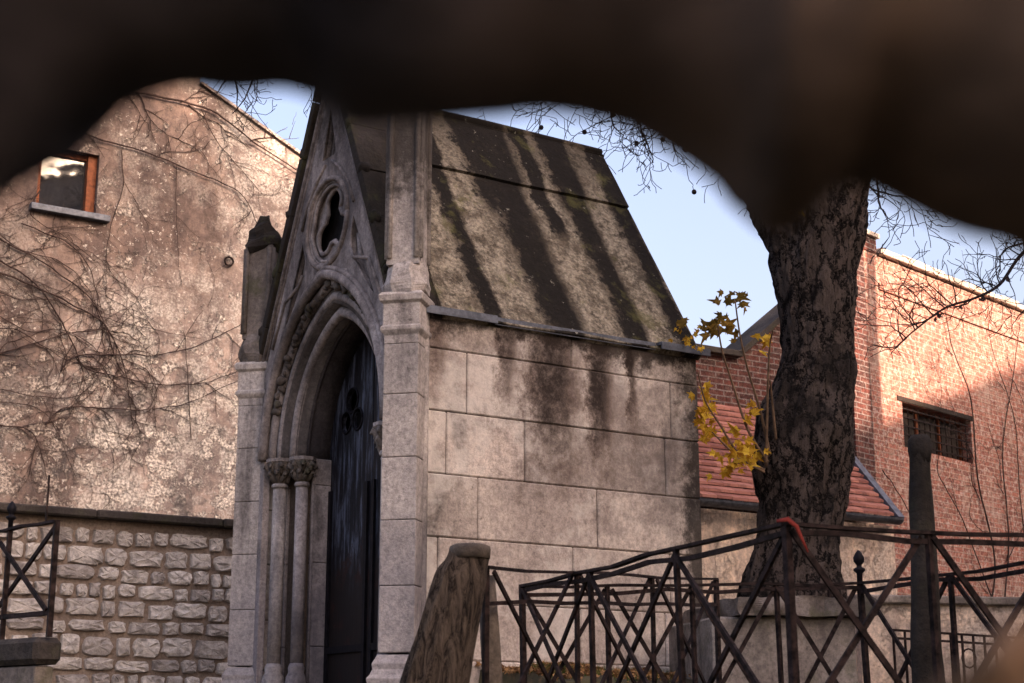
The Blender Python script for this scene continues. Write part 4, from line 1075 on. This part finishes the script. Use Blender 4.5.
for a in ((540,40,12.4,-.15,-.9,.75),(575,35,12.3,.25,-1,.85),(610,30,12.2,.1,-1,1.0),(640,25,12.2,.35,-.9,1.25),(660,40,12.2,.15,-1,1.2),(690,30,12,.1,-1,1.3),(590,40,12.5,-.6,-.7,.8),(640,60,12.4,.5,-.6,.9),(500,50,12.6,.2,-.9,.7),(680,60,12,.4,-.8,.9),(660,20,12,.0,-1,1.25),(620,40,12.2,.5,-1,1.3),(560,40,12.3,.1,-1,.8),(525,40,12.5,.0,-1,.7),(680,40,12,.25,-1,1.4),(700,50,12,.15,-1,1.3),(600,35,12,-.1,-1,1.0)):
    spray(*a)
for a in ((235,40,13.2,.15,-.9,.65),(255,40,13.1,.4,-.8,.75),(275,40,13,.2,-.9,.7),(300,40,13,-.1,-.9,.55),(215,45,13.2,.5,-.7,.7)):
    spray(*a, r=.014)
for a in ((880,110,11.6,.0,-1,.9),(910,100,11.6,.35,-.9,1.1),(940,110,11.8,.1,-1,1.0),(870,130,11.4,.3,-.9,.8),(980,130,12,-.3,-.9,.9),(1000,140,12,.1,-1,.8)):
    spray(*a, r=.015)
# connect each spray to its limb
mb.build('twigs', M['twig'], tr)
for q in balls[:26]:
    mb = MB(); q = loc(q); mb.lathe([(.004, q.z-.022), (.016, q.z-.016), (.022, q.z), (.016, q.z+.016), (.004, q.z+.022)], q.x, q.y, 8)
    mb.build('seed_ball', M['twig'], tr)
# shoots with yellow leaves
sh = MB(); lv = MB(); ld = MB(); rg = random.Random(5)
base = (762, 466)
shoots = [([(764,470),(740,455),(720,425),(705,400),(698,372)], 1), ([(768,462),(748,430),(733,385),(722,350),(718,325)], 0), ([(770,455),(760,410),(748,370),(740,335),(735,300)], 0),
          ([(766,466),(767,420),(768,380),(770,345),(773,330)], 1), ([(764,472),(745,462),(728,448),(712,432)], 1), ([(776,440),(772,400),(770,380)], 1)]
for pts, kind in shoots:
    sm = smooth([tuple(at(x, y, TY-.25-.12*i)) for i, (x, y) in enumerate(pts)], 6); m_ = len(sm)
    sh.tube([loc(Vector(p)) for p in sm], [.010-.006*i/m_ for i in range(m_)], 6)
def leaves(L, mbx, s0, s1):
    for x, y, n_ in L:
        for _ in range(n_*3):
            p = loc(at(x+rg.gauss(0, 5), y+rg.gauss(0, 5), TY-.45+rg.uniform(-.2,.2)))
            put_leaf(mbx, p, rg.uniform(s0, s1), Vector((rg.gauss(0,.8), -1, rg.gauss(.15,.8))), rg.uniform(0, 6.28), rg.random(), rg)
leaves([(764,340,2),(745,462,4),(738,457,3),(752,455,2),(712,415,2),(706,432,2),(715,455,1),(754,408,2),(740,440,2),(722,468,1),(710,405,1),(735,450,2),(748,448,2),(700,420,1),(730,472,1),(720,435,1)], lv, .045, .095)
leaves([(706,391,1),(702,408,1),(700,398,1),(733,425,1)], lv, .08, .11)
leaves([(722,300,1),(730,300,1),(740,298,1),(738,312,1),(727,325,2),(710,330,2),(720,315,1),(708,328,1),(735,330,1),(682,328,1),(715,320,1)], ld, .06, .11)
leaves([(690,338,2),(694,342,1),(680,335,1),(686,330,1),(698,334,1)], lv, .035, .055)
so_ = sh.build('shoots', M['shoot'], tr); lv.build('yellow_leaves', M['leaf'], so_); ld.build('olive_leaves', M['leafdark'], so_)
mb = MB()
for x, y, s in ((797,207,.10),(790,212,.06),(803,203,.05)):
    put_leaf(mb, loc(at(x, y, TY-.62)), s, Vector((.2,-1,.1)), rg.uniform(0,6), .3, rg)
mb.build('clinging_leaves', M['leaf'], tr)
# ------------------------------------------------------------------ neighbouring tree off to the right, branch reaching in
rt = empty('bare_tree', (8.2, 13.4, 1.6), label='bare thin branch reaching in from the right edge against sky and brick coping', cat='tree')
tr_save = tr; tr = rt
mb = MB(); limb(mb, [Vector((8.2,13.4,1.5)), Vector((8.25,13.4,4)), Vector((8.1,13.3,7)), Vector((8.3,13.3,10))], .24, .08); mb.build('trunk', M['bark'], rt)
mb = MB(); rg = random.Random(31); balls = []
br = limb(mb, [Vector((8.15,13.3,6.4)), at(1180,200,13.2), at(1060,235,13.1), at(1024,252,13), at(1000,284,13), at(975,298,13), at(945,308,13), at(915,330,13), at(895,348,13)], .028, .005, 8)
for i, p in enumerate(br):
    if i > 14 and rg.random() < .5: twig(mb, p, Vector((rg.uniform(-1,-.1), 0, rg.uniform(-.7,.9))).normalized(), rg.uniform(.25,.7), .007, 2, rg, .1, balls)
for x, y in ((1050,240),(1035,290),(1040,200)): twig(mb, at(x, y, 13), Vector((-.9, 0, rg.uniform(-.5,.2))).normalized(), 1.0, .012, 3, rg, .1, balls)
mb.build('branches', M['twig'], rt)
mb = MB()
for q_ in (br[30], br[38], br[39], br[44], br[50], br[51]):
    put_leaf(mb, loc(q_+Vector((0,-.02,-.04))), .07, Vector((rg.gauss(0,.4), -1, rg.gauss(0,.4))), rg.uniform(0,6), .2, rg)
mb.build('dead_leaves', M['twig'], rt)
tr = tr_save
# ------------------------------------------------------------------ near, out-of-focus bough above the lens and dry leaf below
NY_ = .33
edge = [(-260,300),(-120,220),(-60,185),(0,128),(40,76),(90,44),(140,36),(190,36),(250,38),(300,56),(330,78),(380,88),(440,92),(490,80),(545,60),(600,64),(640,78),(680,104),(720,128),(746,148),(768,174),(788,192),(812,196),(840,180),(862,152),(895,146),(940,168),(990,196),(1030,212),(1100,235),(1260,270)]
es = smooth([(float(a), float(b)) for a, b in edge], 5)
v = []; m_ = 22
for i, (a, b) in enumerate(es):
    lo = at(a, b, NY_)
    hgt = .24+.03*math.sin(i*.3); dep = .07+.02*mnoise.noise(Vector((a*.01, 0, 0)))
    for k in range(m_):
        t = 2*math.pi*k/m_
        yy = math.cos(t)*dep; zz = (1-math.cos(0))*0 + (math.sin(t)+1)*hgt/2
        p = Vector((lo.x, NY_+dep*.3+yy, lo.z+zz*1.0))
        p += Vector((0, mnoise.noise(p*14)*.018, mnoise.noise(p*22+Vector((5,5,5)))*.006 if k not in (0,) else 0))
        v.append(p)
n = len(es); f = [(i*m_+k, i*m_+(k+1)%m_, (i+1)*m_+(k+1)%m_, (i+1)*m_+k) for i in range(n-1) for k in range(m_)]+[tuple(range(m_))[::-1], tuple(range((n-1)*m_, n*m_))]
mb = MB(); mb.add(v, f, .5, True)
tag(mb.build('overhanging_bough', M['nearbark']), 'dark out-of-focus bough hanging across the whole top of the view close by', 'branch')
# near blurred brown leaf at the bottom right
mb = MB(); c0 = at(1040, 720, .42)
prof = [(905,760),(925,705),(945,680),(968,655),(1000,634),(1045,618),(1090,640),(1120,700),(1100,780),(1000,800)]
sm = smooth(prof+[prof[0]], 4); m_ = len(sm); cc = at(1020, 725, .28)
v = []
for dy, s_ in ((-.006,.7),(-.008,.92),(0,1),(.008,.92),(.006,.7)):
    for a, b in sm:
        p = at(a, b, .28); q = cc+(p-cc)*s_; q.y = .28+dy+.01*math.sin(a*.05); v.append(q)
f = [(r*m_+k, r*m_+(k+1)%m_, (r+1)*m_+(k+1)%m_, (r+1)*m_+k) for r in range(4) for k in range(m_)]+[tuple(range(m_))[::-1], tuple(range(4*m_, 5*m_))]
mb.add(v, f, .5, True); tag(mb.build('dry_leaf', M['nearbrown']), 'blurred brown dry leaf very close at the bottom right corner', 'leaf')
# ------------------------------------------------------------------ unseen houses added at the right: they shade the chapel, leave sun on the brick
def block(name, label, x0, y0, w_, l_, hgt, chim):
    o = empty(name, (x0, y0, .0), 0, label=label, cat='building')
    mb = MB(); mb.box(0, w_, 0, l_, -.2, hgt); mb.build('wall', M['plaster2'], o)
    mb = MB(); mb.add([(-.3,-.2,hgt+.002),(w_+.3,-.2,hgt+.002),(w_+.3,l_+.2,hgt+.002),(-.3,l_+.2,hgt+.002),(.5,-.2,hgt+.6),(.5,l_+.2,hgt+.6)],[(0,1,2,3),(0,4,5,3),(1,2,5,4),(0,1,4),(3,5,2)]); mb.build('roof', M['lead'], o)
    for cy, cw, chh in chim: 
        mb = MB(); mb.box(.3, 1.0, cy, cy+cw, hgt+.1, hgt+1.0+chh); mb.build('chimney', M['brick'], o)  # added stacks break the sun on the plaster gable into patches
    for fl in range(int(hgt/3)):
        for k in range(int(l_/2.6)):
            mb = MB(); mb.box(-.03, -.002, .9+k*2.6, 2.0+k*2.6, 1+fl*3, 2.7+fl*3); mb.build('window', M['glass'], o)
    return o
block('apartment_house', 'tall pale apartment house across the way to the right', 20, -30, 3.0, 30.75, 19.0, ((20.2,.9,.8),(25.8,1.6,.9),(27.9,.45,.7),(28.9,.35,1.0)))
block('apartment_house', 'lower pale apartment house beside the tall one to the right', 20, .8, 3.0, 20, 12.6, ())

tr = empty('bare_tree', (10.5, 4.5, 0), label='tall leafless tree standing to the right of the viewer', cat='tree')  # unseen tree added for dappled sun and the window reflection
mb = MB(); rg = random.Random(77)
tp_ = limb(mb, [Vector((10.5,4.5,-.1)), Vector((10.4,4.5,4)), Vector((10.6,4.6,8)), Vector((10.3,5,12)), Vector((10.2,5.6,16.5))], .32, .06); mb.build('trunk', M['bark'], tr)
mb = MB()
for k in range(46):
    p = tp_[int(12+k/46*(len(tp_)-14))]; an = k*2.4
    twig(mb, p, Vector((math.cos(an), math.sin(an), .75)).normalized(), 3.6-1.6*k/46, .05, 3, rg, .1, None)
mb.build('branches', M['twig'], tr)
